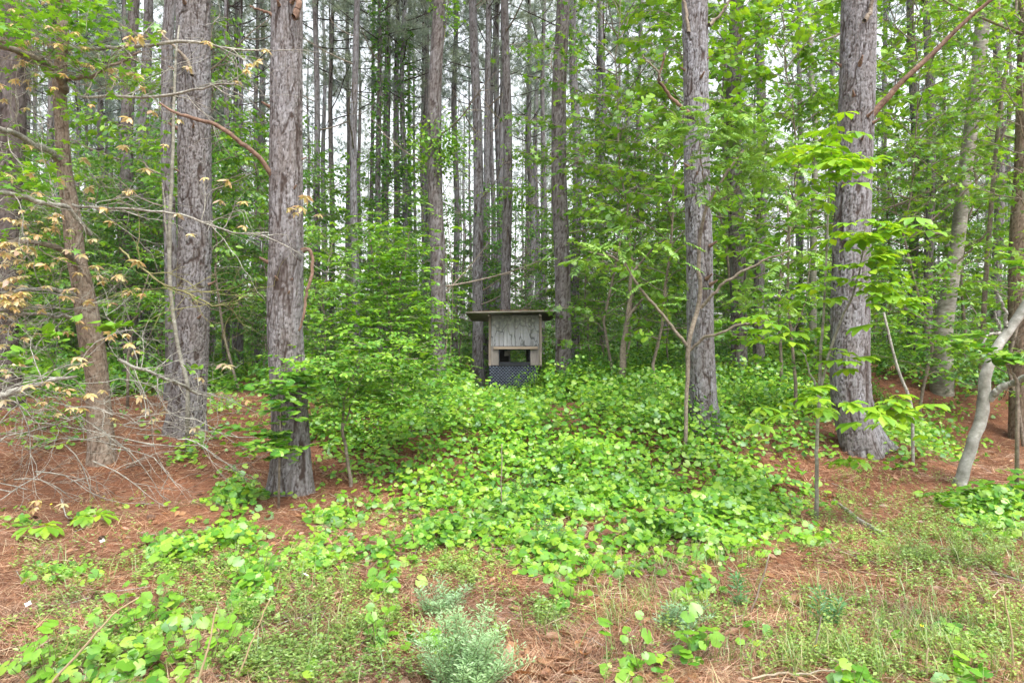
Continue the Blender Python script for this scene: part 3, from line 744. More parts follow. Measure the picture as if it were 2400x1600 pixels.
def put(name, var, px, d, sc, label, cat, group=None, seed=0, rz=None, zo=-.03, sz=1.):
    r = R(seed*7+int(px)); x = (px-1200.)/F*d
    t = thing(name, label, cat, (x, d, float(H(x, d))+zo), r.uniform(0, 6.28) if rz is None else rz, group)
    t.scale = (sc, sc, sc*sz)
    link_mesh('stem', var[0], t); link_mesh('foliage', var[1], t)
    return t

# named understory trees
NT = [(1445, 14, 4, 1.0, 'tall broadleaf sapling with loose bright crown right of the thick pine by the box'),
      (1540, 12.5, 5, .95, 'broadleaf tree with round yellow green leaves left of the crooked sapling'),
      (1700, 15.5, 4, 1.1, 'leafy tree filling the gap right of the pine with the crooked sapling'),
      (1830, 13, 5, 1.0, 'broadleaf tree with high loose crown left of the thick pine with bent base'),
      (2150, 13.5, 4, 1.0, 'leafy tree just right of the thick pine with bent base'),
      (2260, 17, 5, 1.2, 'tall leafy tree behind the leaning grey hardwood'),
      (2400, 12, 4, .95, 'leafy tree with hanging sprays at the right edge'),
      (2090, 19, 4, 1.25, 'tall leafy tree deep between the bent pine and the leaning hardwood'),
      (560, 15.0, 2, 1.2, 'bright green sapling between the stout pine and the nearest trunk'),
      (500, 20, 2, 1.1, 'taller green sapling behind the gap left of the nearest trunk'),
      (760, 15, 1, .8, 'green sapling right behind the nearest trunk'),
      (960, 18, 1, .85, 'green sapling left of the leaf collared pine'),
      (1080, 19, 0, .95, 'dark leafy sapling left behind the box'),
      (1235, 19.5, 0, .85, 'dark leafy sapling right behind the box'),
      (1400, 17, 2, 1.0, 'leafy sapling behind the slim dark pine right of the box'),
      (240, 17, 2, .9, 'green sapling seen between the oak and the two close pines'),
      (60, 15, 1, 1.0, 'green sapling behind the bare twigs at the left edge'),
      (110, 22, 2, 1.2, 'taller green sapling behind the oak limbs at left'),
      (1620, 20, 2, 1.2, 'leafy sapling seen behind the pine with the crooked sapling'),
      (850, 24, 2, 1.25, 'bright leafy sapling behind the pale grey straight pine'), (690, 21, 2, 1.2, 'tall leafy sapling directly behind the nearest trunk'),
      (1950, 20, 2, 1.3, 'leafy sapling behind the thick pine with bent base'),
      ]
for i, (px, d, v, s, lab) in enumerate(NT):
    put('broadleaf_tree', UN[v], px, d, s, lab, 'tree', None, i)
r = R(9); k = 0
while k < 240:
    d = 15.5+r.uniform()**1.3*40; px = r.uniform(-200, 2600)
    hgt = r.uniform(.7, 1.15)
    if px > 1300 and r.uniform() < .40: k += 1; continue
    if 1040 < px < 1380 and d < 19: continue
    v = r.choice([0, 1, 2, 3, 3, 0, 2])
    if 640 < px < 1400: v = r.choice([0, 3, 3, 1]); hgt *= .72
    put('understory_sapling', UN[v], px, d, hgt, 'leafy green understory sapling in the wood '+zone(px), 'sapling', 'understory saplings '+zone(px), k)
    k += 1
# low bushes along the crest
r = R(12)
BL = [(1360, 12.8, 2, 1.0, 'high mound of vine leaves against the foot of the thick pine by the box'), (1300, 12.6, 0, .75, 'mound of vine leaves hiding the right lower corner of the box'), (1430, 13.2, 1, 1.1, 'broad leafy mound right of the thick pine by the box'),
      (1490, 12.4, 2, .9, 'leafy mound below the small forked tree'), (1560, 13, 1, 1.1, 'leafy mound left behind the pine with the crooked sapling'), (1285, 12.2, 0, .6, 'low vine mound just in front of the box skirt at right'),
      (1010, 12.2, 2, .9, 'leafy mound at the foot of the leaf collared pine'), (950, 11.4, 1, 1.05, 'broad bright mound left of the leaf collared pine foot'), (880, 11.6, 2, 1.2, 'high bright mound of vine leaves behind the pointed leaved shrub'), (1035, 12.2, 0, .5, 'low vine mound left in front of the box'),
      (1000, 10.2, 0, .8, 'bright vine mound on the bank between nearest trunk and box'), (1100, 10.0, 1, .45, 'flat vine mound on the bank straight below the box'), (1420, 10.6, 0, .9, 'bright vine mound right of the bare clay patch'), (1540, 10.2, 1, .8, 'bright vine mound left of the foot of the crooked sapling'),
      (1180, 9.2, 1, .45, 'small mound of fine leaves in the middle of the vine carpet'), (1750, 10.5, 0, .9, 'vine mound right of the pine with the crooked sapling'), (1850, 11, 1, 1., 'vine mound left of the foot of the thick bent pine'), (760, 9.6, 0, .7, 'vine mound right beside the nearest trunk'), (860, 9.3, 1, .6, 'low vine mound right of the pointed leaved shrub foot')]
for i, (px, d, v, s, lb_) in enumerate(BL):
    put('leafy_bush', BU[v], px, d, s, lb_, 'bush', 'round leaved mounds near the box', i)
for i in range(270):
    px = r.uniform(640, 2500) if i % 5 else r.uniform(-100, 600); d = 12.8+r.uniform()**1.4*27
    x = (px-1200)/F*d
    if 1070 < px < 1260 and d < 16.5: continue
    if px > 2060 and d < 14.2: continue
    put('leafy_bush', BU[r.choice([1, 2, 3, 4, 4, 3])], px, d, r.uniform(.8, 1.5)*(1+.02*(d-13)), 'low green bush on the forest floor '+zone(px), 'bush', 'low bushes '+zone(px), i)

# ------------------------------------------------------------------ haze
hm, ht = mat_new('haze_air'); pv = N(ht, 'ShaderNodeVolumePrincipled'); pv.inputs['Density'].default_value = HAZE; pv.inputs['Color'].default_value = (.93, .96, 1, 1)
ho = N(ht, 'ShaderNodeOutputMaterial'); ht.links.new(pv.outputs[0], ho.inputs['Volume'])
mb = MB(); box(mb, (0, 150, 15.5), (820, 720, 34)); tag(mb.build('haze', hm, smooth=False), 'faint pale air between the far trunks', kind='stuff')
# distant woodland mass
r = R(31); wb = MB(); tb = MB()
n = 30000; d = r.uniform(55, 110, n); x = r.uniform(-1, 1, n)*d*.85; hz = np.abs(r.normal(0, 1, n))*2.6*(1+.5*np.sin(x*.3))
scatter(wb, T_diamond(), np.stack([x, d, H(x, d)+hz], 1), rdirs(r, n), rnorm(r, n, .9), r.uniform(.35, .8, n))
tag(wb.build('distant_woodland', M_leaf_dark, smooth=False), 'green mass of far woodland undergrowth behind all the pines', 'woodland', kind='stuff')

# ------------------------------------------------------------------ the box blind
def blind():
    d = 14.6; m = d/F
    def X(px): return (px-1200)*m
    def Z(py): return CAMZ+(800-py)*m
    gx = X(1206); gz = float(H(gx, d+.5))
    t = thing('hunting_blind', 'small grey camouflage box blind with flat roof and dark lower skirt', 'hunting blind', (gx, d, gz))
    O = np.array([gx, d, gz])
    plyw = camo_mat(); wood = plain('weathered_wood', (.17, .145, .12), (.32, .27, .22), 14, .85, .4, (1, 1, .15))
    woodh = plain('weathered_wood_bar', (.20, .155, .12), (.37, .30, .23), 14, .85, .4, (.15, 1, 1))
    dark = plain('dark_paint', (.012, .014, .018), (.03, .033, .04), 10, .6, .1)
    skirt = plain('skirt_sheet', (.008, .011, .02), (.016, .02, .032), 12, .7, .1)
    roofm = plain('roof_board', (.15, .135, .11), (.27, .25, .22), 7, .9, .3, (1, .2, 1))
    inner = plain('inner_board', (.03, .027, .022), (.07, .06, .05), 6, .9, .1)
    D = 1.25
    def bx(name, x0, x1, z0, z1, y0, y1, mat, parent=t, **k):
        mb = MB(); box(mb, np.array([(x0+x1)/2, (y0+y1)/2, (z0+z1)/2])-[O[0], 0, O[2]], (x1-x0, y1-y0, z1-z0))
        ob = mb.build(name, mat, parent, smooth=False); 
        bv = ob.modifiers.new('b', 'BEVEL'); bv.width = .004; bv.segments = 1
        return ob
    xl, xr = X(1145), X(1270); zt, zb = Z(738), Z(855)
    wl, wr, wt, wbm = X(1170), X(1242), Z(820), Z(848)
    # front siding planks (grooved sheet) above the opening
    npk = 6; xs = np.linspace(xl+.055, xr-.06, npk+1)
    zlow = Z(811)
    for i in range(npk): bx('siding_plank', xs[i]+.003, xs[i+1]-.003, zlow, zt, .0, .018, plyw)
    bx('side_panel', xl+.055, wl-.01, Z(856), zlow-.004, .002, .02, plyw2(), t)['label'] = 'tan grey board left of the opening'
    bx('side_panel', wr+.01, xr-.06, Z(856), zlow-.004, .002, .02, bpy.data.materials['tan_board'], t)['label'] = 'tan grey board right of the opening'
    bx('corner_post', xl, xl+.05, Z(857), zt+.02, -.012, .05, wood)
    bx('corner_post', xr-.055, xr, Z(857), zt+.02, -.012, .05, wood)
    bx('header_bar', X(1157), X(1260), Z(818), Z(812), -.05, -.004, woodh)
    # window frame and sill
    fr = bx('window_frame', wl-.01, wr+.01, wt-.004, zlow-.004, .004, .03, dark)
    bx('jamb', wl-.01, wl+.012, wbm, wt-.005, -.006, .04, dark, fr); bx('jamb', wr-.012, wr+.01, wbm, wt-.005, -.006, .04, dark, fr)
    bx('sill', wl-.008, wr+.008, Z(857.5), wbm-.002, -.02, .05, dark)
    # side, back walls with opening at the back
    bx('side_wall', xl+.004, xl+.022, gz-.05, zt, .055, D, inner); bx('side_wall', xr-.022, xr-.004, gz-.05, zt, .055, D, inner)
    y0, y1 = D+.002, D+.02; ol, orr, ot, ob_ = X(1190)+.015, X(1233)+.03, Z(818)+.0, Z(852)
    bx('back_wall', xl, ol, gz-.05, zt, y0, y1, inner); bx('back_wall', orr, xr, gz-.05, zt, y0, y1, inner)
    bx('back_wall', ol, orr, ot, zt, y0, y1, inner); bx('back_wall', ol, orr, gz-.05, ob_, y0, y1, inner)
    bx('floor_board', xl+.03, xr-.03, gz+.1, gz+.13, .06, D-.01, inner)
    # hanging pale rag inside
    mb = MB(); r = R(3); v = np.array([[a*.03, .0+.02*math.sin(a*3+b), -b*.03] for b in range(5) for a in range(5)])+r.normal(0, .008, (25, 3)); f = [[i, i+1, i+6, i+5] for i in range(24) if i % 5 < 4 and i < 20]
    mb.add(v+np.array([X(1181), .5, Z(822)])-[O[0], 0, O[2]], f); mb.build('hanging_rag', plain('rag', (.25, .24, .2), (.5, .48, .42), 20), t)
    # skirt with its diagonal knobbed pattern
    sk = bx('skirt', X(1146), X(1262), gz-.1, Z(857.8), -.002, .014, skirt)
    mb = MB(); nx = 22; 
    zz = Z(860)
    row = 0
    while zz > gz+.02:
        for i in range(nx):
            x = X(1149)+(i+.5*(row % 2))*.068
            if x > X(1260): continue
            c = np.array([x-O[0], -.004, zz-O[2]]); a, b = .027, .020
            mb.add(np.array([[-a, 0, 0], [0, 0, -b], [a, 0, 0], [0, 0, b], [0, -.012, 0]])+c, [[0, 1, 4], [1, 2, 4], [2, 3, 4], [3, 0, 4]])
        zz -= .034; row += 1
    k = mb.build('skirt_knobs', plain('knob', (.07, .085, .115), (.13, .155, .20), 12, .5, .1), sk, smooth=False); k['kind'] = 'stuff'
    # roof, sloping to the back
    def P2(px, py, dd): return np.array([(px-1200)/F*dd, dd, CAMZ+(800-py)/F*dd])-O
    a, b = P2(1091, 733.5, 14.25), P2(1304, 729.5, 14.25); c, e = P2(1290, 752, 16.3), P2(1106, 753, 16.3)
    up = np.array([0, 0, .028]); mb = MB()
    mb.add([a, b, c, e, a+up, b+up, c+up, e+up], [[3, 2, 1, 0], [4, 5, 6, 7], [0, 1, 5, 4], [1, 2, 6, 5], [2, 3, 7, 6], [3, 0, 4, 7]])
    mb.build('roof', roofm, t, smooth=False)
    for px in (1146, 1266):
        p = P2(px, 738.5, 14.35); mb = MB(); q = P2(px-(px-1200)*.1, 757, 16.1)
        dirv = q-p; mb.add([p+[-.02, 0, -.02], p+[.02, 0, -.02], p+[.02, 0, .02], p+[-.02, 0, .02], q+[-.02, 0, -.02], q+[.02, 0, -.02], q+[.02, 0, .02], q+[-.02, 0, .02]],
                           [[0, 1, 2, 3], [7, 6, 5, 4], [0, 4, 5, 1], [1, 5, 6, 2], [2, 6, 7, 3], [3, 7, 4, 0]])
        mb.build('rafter', wood, t, smooth=False)
    # needles on the roof
    r = R(8); n = 2600; u = r.uniform(.04, .98, n); v = r.uniform(0, 1, n)**1.6
    top = (a+up)[None]*((1-u)*(1-v))[:, None]+(b+up)[None]*(u*(1-v))[:, None]+(e+up)[None]*((1-u)*v)[:, None]+(c+up)[None]*(u*v)[:, None]
    top[:, 2] += r.uniform(0.002, .03, n)*np.clip(1.3-abs(u-.5)*2, .2, 1)
    mb = MB(); scatter(mb, T_needle(.03), top, rdirs(r, n, -.05, .12), rnorm(r, n, .4), r.uniform(.08, .16, n))
    o = mb.build('roof_needles', M_litter, None, False); o.location = O
    tag(o, 'layer of rusty pine needles lying on the blind roof', 'pine needles', kind='stuff')
    return t

def camo_mat():
    m, t = mat_new('camo_sheet')
    tc = N(t, 'ShaderNodeTexCoord'); sx = N(t, 'ShaderNodeSeparateXYZ'); t.links.new(tc.outputs['Object'], sx.inputs[0])
    mp = N(t, 'ShaderNodeMapping'); mp.inputs['Scale'].default_value = (1, 1, .42); t.links.new(tc.outputs['Object'], mp.inputs[0])
    vo = N(t, 'ShaderNodeTexVoronoi'); vo.feature = 'DISTANCE_TO_EDGE'; vo.inputs['Scale'].default_value = 6.0
    nz = N(t, 'ShaderNodeTexNoise'); nz.inputs['Scale'].default_value = 4; nz.inputs['Detail'].default_value = 4
    t.links.new(mp.outputs[0], nz.inputs['Vector'])
    ad = N(t, 'ShaderNodeVectorMath'); ad.operation = 'ADD'; sc = N(t, 'ShaderNodeVectorMath'); sc.operation = 'SCALE'; sc.inputs['Scale'].default_value = .45
    t.links.new(nz.outputs['Color'], sc.inputs[0]); t.links.new(mp.outputs[0], ad.inputs[0]); t.links.new(sc.outputs[0], ad.inputs[1]); t.links.new(ad.outputs[0], vo.inputs['Vector'])
    br_ = ramp(t, vo.outputs['Distance'], [(.0, (.2, .2, .19)), (.03, (.35, .36, .35)), (.06, (1, 1, 1))])
    g = ramp(t, nz.outputs[0], [(.36, (.19, .195, .205)), (.5, (.28, .287, .30)), (.62, (.35, .36, .375))])
    c = mul(t, g, br_, .85)
    mpg = N(t, 'ShaderNodeMapRange'); mpg.inputs['From Min'].default_value = 1.1; mpg.inputs['From Max'].default_value = 1.55
    t.links.new(sx.outputs[2], mpg.inputs[0])
    n2 = N(t, 'ShaderNodeTexNoise'); n2.inputs['Scale'].default_value = 14; n2.inputs['Detail'].default_value = 5; t.links.new(tc.outputs['Object'], n2.inputs['Vector'])
    mm = N(t, 'ShaderNodeMath'); mm.operation = 'MULTIPLY_ADD'; t.links.new(n2.outputs[0], mm.inputs[0]); mm.inputs[1].default_value = 1.6; t.links.new(mpg.outputs[0], mm.inputs[2])
    mk = ramp(t, mm.outputs[0], [(.95, (0, 0, 0)), (1.0, (1, 1, 1))])
    d_ = N(t, 'ShaderNodeMath'); d_.operation = 'MULTIPLY'; d_.inputs[1].default_value = .75; 
    mm2 = N(t, 'ShaderNodeMapRange'); mm2.inputs['From Min'].default_value = 1.05; mm2.inputs['From Max'].default_value = 1.75; t.links.new(mm.outputs[0], mm2.inputs[0]); t.links.new(mm2.outputs[0], d_.inputs[0])
    mx = N(t, 'ShaderNodeMix'); mx.data_type = 'RGBA'; t.links.new(d_.outputs[0], mx.inputs[0]); t.links.new(c, mx.inputs[6])
    t.links.new(ramp(t, n2.outputs[0], [(.4, (.10, .11, .09)), (.55, (.19, .20, .16)), (.65, (.30, .30, .25))]), mx.inputs[7])
    b = N(t, 'ShaderNodeBsdfPrincipled'); b.inputs['Roughness'].default_value = .8; t.links.new(mx.outputs[2], b.inputs['Base Color'])
    o = N(t, 'ShaderNodeOutputMaterial'); t.links.new(b.outputs[0], o.inputs[0]); return m
def plyw2(): return plain('tan_board', (.19, .175, .16), (.32, .28, .255), 16, .85, .3, (1, 1, .3))
blind()

# ------------------------------------------------------------------ saplings and other named plants
def twig_tree(name, label, cat, sticks, d, mat, base=None, n=26):
    b = sticks[0][0][0]; x0 = (b[0]-1200.)/F*d; org = np.array([x0, d, float(H(x0, d))])
    t = thing(name, label, cat, org)
    for i, (lst, dd) in enumerate(sticks):
        o = stick(lst, d, n, 9, None, org, dd, .004, i+int(b[0]))
        if i == 0:   # foot reaches the ground
            p = P(lst[0][0], lst[0][1], d)-org
            if p[2] > -.05: tube(o, [[p[0], 0, p[2]+.01], [p[0]-.01, 0, -.1]], [lst[0][2]/2/F*d, lst[0][2]/2/F*d*1.25], 9)
        o.build('stem' if i == 0 else 'branch', mat, t)
    return t, org

# leaning smooth grey tree, right
sm, smo = twig_tree('smooth_bark_tree', 'crooked smooth pale grey tree leaning right at the right edge', 'tree', [
    ([(2250, 1130, 29), (2262, 1090, 26), (2275, 1045, 26), (2300, 985, 27), (2312, 945, 28), (2306, 905, 26), (2312, 865, 25), (2330, 825, 22), (2352, 790, 21), (2388, 749, 21), (2420, 705, 25), (2470, 620, 22), (2500, 480, 18), (2520, 300, 14)], None),
    ([(2318, 935, 20), (2340, 905, 16), (2368, 890, 15), (2405, 876, 14), (2460, 860, 12)], [0, -.1, -.2, -.4, -.6]),
    ([(2357, 768, 9), (2356, 735, 7), (2345, 705, 6), (2338, 688, 5)], [-.1, -.15, -.2, -.2]),
    ([(2347, 770, 6), (2338, 750, 5), (2333, 730, 3)], [-.1, -.15, -.2]),
    ([(2340, 780, 7), (2318, 785, 5), (2303, 805, 4)], [-.1, -.15, -.2])], 8.0, M_pale, n=60)
# leaning grey hardwood and edge tree, further back
for lst, d, lab, m in (
    ([(2208, 775, 42), (2222, 700, 34), (2245, 560, 30), (2262, 400, 30), (2290, 200, 30), (2308, 0, 32), (2318, -200, 26), (2330, -600, 12)], 15.0, 'tall grey hardwood leaning right among the leaves at the right', M_smooth),
    ([(2392, 880, 44), (2384, 720, 38), (2386, 550, 36), (2396, 400, 34), (2402, 200, 32), (2408, -100, 28), (2410, -500, 14)], 13.0, 'grey lichened hardwood trunk cut by the right edge of the view', M_oakbark),
    ([(1905, 640, 15), (1908, 480, 14), (1912, 300, 12), (1902, 200, 12), (1898, 60, 10), (1890, -150, 6)], 17.0, 'slim crooked grey hardwood left of the thick pine with bent base', M_smooth)):
    x0 = (lst[0][0]-1200)/F*d; org = np.array([x0, d, float(H(x0, d))-.05]); t = thing('hardwood_tree', lab, 'tree', org)
    pts, rad = pxpath(lst, d, org); pts = np.vstack([[pts[0, 0], 0, -.05], pts]) if pts[0, 2] > 0 else pts; rad = np.concatenate([[rad[0]*1.15], rad]) if len(pts) > len(rad) else rad
    barked(pts, rad, 48, 420, int(x0*10) % 50+3, .006, .05, .12).build('trunk', m, t, att=True)
    r = R(int(lst[0][0]))
    for k in range(7):
        j = r.randint(2, len(pts)-1); limb(DEADL[r.randint(5)], t, pts[j]+(pts[j-1]-pts[j])*r.uniform(), r.uniform(0, 6.28), r.uniform(.8, 1.6), 'branch')
tdd, odd = twig_tree('hardwood_tree', 'thin dark hardwood with long slanting bare limbs near the right edge', 'tree', [
    ([(2300, 860, 12), (2305, 700, 11), (2318, 520, 10), (2330, 380, 9), (2350, 200, 8), (2380, 40, 7), (2390, -80, 5)], None),
    ([(2318, 540, 7), (2260, 600, 5), (2200, 650, 4), (2150, 690, 3)], [0, .2, .3, .3]), ([(2330, 380, 7), (2270, 440, 5), (2200, 500, 4), (2130, 560, 3)], [0, .2, .3, .3]),
    ([(2335, 350, 6), (2370, 270, 5), (2395, 190, 4)], [0, 0, -.1]), ([(2345, 230, 6), (2290, 300, 5), (2230, 350, 3)], [0, .2, .3])], 13.5, M_twig)
# pale sapling in front of stout pine
twig_tree('thin_sapling', 'thin pale grey sapling stem running up in front of the stout brown grey pine', 'sapling', [
    ([(440, 905, 9), (425, 850, 9), (412, 790, 9), (400, 700, 9), (395, 600, 9), (398, 500, 8), (404, 400, 8), (405, 280, 7), (408, 170, 6), (420, 60, 4)], None),
    ([(396, 600, 5), (385, 520, 4), (380, 430, 3)], None)], 8.9, M_smooth)
# forked small tree
twig_tree('small_tree', 'small forked tree with bare lower stem, left of the pine with the crooked sapling', 'tree', [
    ([(1460, 838, 15), (1466, 790, 13), (1470, 740, 11), (1477, 690, 9), (1478, 645, 8)], None),
    ([(1478, 645, 8), (1460, 620, 6), (1430, 600, 5), (1380, 590, 3)], [0, 0, -.2, -.4]),
    ([(1478, 648, 7), (1500, 615, 5), (1530, 580, 4), (1555, 560, 3)], [0, 0, -.2, -.4]),
    ([(1478, 650, 6), (1482, 610, 5), (1475, 560, 4), (1480, 500, 3)], [0, 0, .1, .1]),
    ([(1474, 740, 8), (1490, 720, 6), (1507, 700, 5)], [0, 0, -.1])], 12.6, M_twig)
# crooked sapling before the pine C, with fine leaflets
cs, cso = twig_tree('crooked_sapling', 'crooked thin sapling with feathery fine leaflets rising in front of a grey pine', 'sapling', [
    ([(1606, 1090, 10), (1610, 1010, 9), (1613, 932, 9), (1617, 860, 10), (1615, 818, 12), (1622, 775, 11), (1638, 722, 10), (1646, 691, 10), (1637, 640, 9), (1636, 600, 9), (1640, 550, 8), (1650, 493, 7), (1672, 450, 6), (1699, 413, 6), (1730, 370, 5), (1755, 335, 4)], None),
    ([(1615, 822, 8), (1600, 797, 8), (1560, 745, 7), (1511, 691, 7), (1490, 665, 6), (1478, 640, 5), (1455, 600, 4), (1410, 575, 3)], [0, -.05, -.1, -.2, -.2, -.2, -.3, -.4]),
    ([(1640, 722, 9), (1665, 695, 7), (1700, 660, 7), (1740, 630, 6), (1800, 605, 5), (1850, 588, 4)], [0, -.1, -.2, -.3, -.4, -.5]),
    ([(1616, 822, 7), (1650, 790, 7), (1690, 782, 6), (1745, 768, 5), (1800, 750, 3)], [0, -.1, -.3, -.4, -.5]),
    ([(1652, 495, 4), (1655, 430, 4), (1645, 380, 3), (1640, 330, 2)], [0, -.1, -.2, -.2]),
    ([(1672, 480, 4), (1710, 455, 3), (1760, 430, 3)], [0, -.1, -.2])], 8.7, M_twig, n=60)
def pinnate_mesh(seed, n=11, L=.30, leaf=.075, mat=None):
    r = R(seed); mb = MB(); s = np.linspace(.2, 1, n)
    rach = np.stack([0*s, s*L, -.25*L*s**2], 1); tube(mb, np.vstack([[0, 0, 0], rach]), np.linspace(.002, .001, n+1), 3, False)
    pos = []; di = []
    for i in range(n):
        for sd in (-1, 1): pos.append(rach[i]); di.append([sd*1, .55, -.25])
    pos.append(rach[-1]); di.append([0, 1, -.4]); pos = np.array(pos); di = np.array(di, float)+r.normal(0, .12, (len(pos), 3))
    scatter(mb, T_ovate(.17, .35, .05, .15), pos, di, rnorm(r, len(pos), .25), leaf*r.uniform(.8, 1.1, len(pos))*np.append(np.repeat(1-.4*abs(s-.55), 2), .9))
    return mb.mesh('compound_leaf_mesh', mat)
M_fine = leaf_mat('fine_leaflet', [(.16, .34, .05), (.23, .43, .08), (.32, .50, .13)], .4, .05)
PN = [pinnate_mesh(i, 9, .28, .085, M_fine) for i in range(4)]
r = R(21)
for (cx, cy, sx, sy, n, dc) in ((1640, 290, 50, 30, 46, 8.3), (1720, 320, 60, 40, 64, 8.2), (1800, 400, 55, 50, 46, 8.2), (1690, 420, 60, 30, 26, 8.3), (1770, 300, 55, 20, 18, 8.3), (1775, 690, 40, 30, 22, 8.3), (1850, 600, 50, 25, 16, 8.2), (1420, 575, 60, 25, 26, 8.3), (1360, 600, 40, 30, 12, 8.3), (1490, 560, 50, 30, 16, 8.4), (1580, 690, 30, 25, 8, 8.5)):
    for k in range(n):
        p = P(r.normal(cx, sx), r.normal(cy, sy), dc+r.normal(0, .15))-cso
        limb(PN[k % 4], cs, p, r.uniform(0, 6.28), r.uniform(.6, 1.15), 'compound_leaf', r.uniform(-.5, .3))

# sapling with broad lime leaves (palmate compound), right
hk, hko = twig_tree('broad_leaf_sapling', 'slim grey sapling with layers of broad lime leaves before the thick bent pine', 'sapling', [
    ([(1915, 1148, 9), (1914, 1040, 8), (1914, 930, 8), (1920, 830, 7), (1925, 760, 6), (1930, 660, 5), (1935, 580, 5), (1942, 450, 4), (1950, 330, 3)], None),
    ([(1918, 930, 7), (1935, 850, 6), (1960, 764, 6), (1982, 720, 5), (1998, 690, 5), (2012, 630, 4), (2022, 560, 3), (2030, 520, 2)], [0, -.05, -.1, -.15, -.2, -.2, -.25, -.3]),
    ([(1914, 915, 5), (1900, 880, 4), (1885, 840, 3), (1878, 820, 2)], None)], 6.6, M_smooth, n=40)
def palm_mesh(seed, n=5, size=.17, mat=None):
    r = R(seed); mb = MB(); a = np.linspace(-1.5, 1.5, n)+r.uniform(-.15, .15, n); e = r.uniform(-.35, -.02, n)
    di = np.stack([np.sin(a), np.cos(a), np.sin(e)], 1); pt = np.array([0, .09, .01]); tube(mb, [[0, 0, 0], [0, .05, .012], pt], [.0022, .002, .0018], 4, False)
    scatter(mb, T_obov(), np.repeat(pt[None], n, 0), di, rnorm(r, n, .15), size*(1.1-.28*abs(a))*r.uniform(.85, 1.1, n))
    return mb.mesh('broad_leaf_mesh', mat)
PM = [palm_mesh(i, 5 if i != 2 else 7, .205, M_lime) for i in range(4)]
r = R(22)
for (cx, cy, sx, sy, n, dc) in ((1950, 350, 45, 40, 20, 6.4), (1985, 400, 35, 30, 12, 6.4), (1905, 440, 20, 25, 6, 6.4), (1900, 370, 40, 20, 6, 6.4), (2060, 540, 60, 28, 22, 6.2), (1990, 565, 30, 14, 6, 6.3), (2050, 600, 30, 20, 7, 6.3), (2040, 665, 55, 24, 22, 6.2), (2080, 700, 40, 20, 10, 6.2), (1905, 690, 45, 18, 9, 6.5), (1780, 755, 40, 8, 6, 6.5), (1825, 785, 28, 12, 6, 6.5), (1990, 850, 35, 15, 9, 6.4), (1890, 930, 32, 14, 9, 6.3), (2030, 950, 50, 14, 10, 6.2), (2080, 975, 45, 20, 14, 6.1), (2020, 1090, 28, 10, 5, 6.3), (1820, 960, 40, 20, 5, 6.8)):
    for k in range(n):
        p = P(r.normal(cx, sx*.8), r.normal(cy, sy*.8), dc+r.normal(0, .12))
        p[2] = max(p[2], float(H(p[0], p[1]))+.1)
        limb(PM[k % 4], hk, p-hko, r.uniform(0, 6.28), r.uniform(.65, 1.05), 'leaf', r.uniform(-.3, .3))

# shrub right of the nearest pine with serrate small leaves
def spray_shrub(label, sticks, d, clusters, leafsz, T, mat, name='leafy_shrub', seed=1, cat='shrub', wood=M_twig):
    t, org = twig_tree(name, label, cat, sticks, d, wood); r = R(seed); sb = MB(); lb = MB(); pos = []; di = []
    for (cx, cy, sx, sy, n, dc) in clusters:
        for k in range(n):
            c = P(r.normal(cx, sx), r.normal(cy, sy), dc+r.normal(0, .2)); c[2] = max(c[2], float(H(c[0], c[1]))+.08); c = c-org
            az = r.uniform(0, 6.28); L = r.uniform(.12, .3); td = np.array([math.cos(az), math.sin(az), r.uniform(-.1, .35)])
            m = int(L/(leafsz*.42))+2; w = np.linspace(0, 1, m)[:, None]; pth = c+td*L*w; pth[:, 2:] -= .2*L*w**2
            tube(sb, pth[::max(1, m//3)], np.linspace(.003, .0015, len(pth[::max(1, m//3)])), 3, False)
            aa = az+np.where(np.arange(m) % 2, 1, -1)*r.uniform(.5, 1.1, m); e = r.uniform(-.5, .1, m)
            pos.append(pth); di.append(np.stack([np.cos(aa)*np.cos(e), np.sin(aa)*np.cos(e), np.sin(e)], 1))
    pos = np.concatenate(pos); di = np.concatenate(di)
    scatter(lb, T, pos, di, rnorm(r, len(pos), .35), leafsz*r.uniform(.6, 1.2, len(pos)))
    sb.build('twigs', wood, t)['kind'] = 'stuff'; o = lb.build('foliage', mat, t, False); o['kind'] = 'stuff'
    return t
spray_shrub('bright green shrub with small pointed leaves spreading right of the nearest trunk', [
    ([(823, 1130, 9), (812, 1070, 8), (800, 1010, 7), (806, 940, 5), (830, 880, 4), (850, 840, 3)], None),
    ([(800, 1010, 5), (820, 960, 4), (850, 875, 3), (880, 868, 2)], None),
    ([(806, 940, 4), (780, 880, 3), (740, 860, 2)], [0, -.2, -.5]),
    ([(830, 880, 4), (900, 850, 3), (980, 840, 2)], [0, .1, .2])], 7.9,
    [(760, 870, 45, 24, 55, 7.4), (830, 850, 65, 26, 75, 7.6), (920, 865, 65, 30, 85, 7.9), (1000, 860, 45, 30, 60, 8.2), (860, 915, 80, 26, 60, 7.6), (700, 860, 28, 14, 22, 7.0), (960, 805, 45, 20, 36, 8.3), (820, 950, 70, 22, 40, 7.7), (960, 940, 80, 25, 60, 8.0)],
    .075, T_ovate(.25), M_vine, seed=2)
spray_shrub('vine with bright leaves climbing over the lower part of the nearest trunk', [
    ([(655, 1060, 5), (660, 1000, 4), (650, 930, 3), (670, 850, 3)], None)], 6.95,
    [(655, 905, 18, 25, 16, 6.9), (650, 950, 14, 22, 12, 6.9), (690, 890, 25, 12, 12, 6.95), (640, 1040, 35, 14, 18, 6.8), (600, 1020, 30, 15, 12, 6.9), (680, 1050, 14, 8, 6, 6.9)],
    .075, T_round(), M_vine, 'climbing_vine', 3, 'vine')
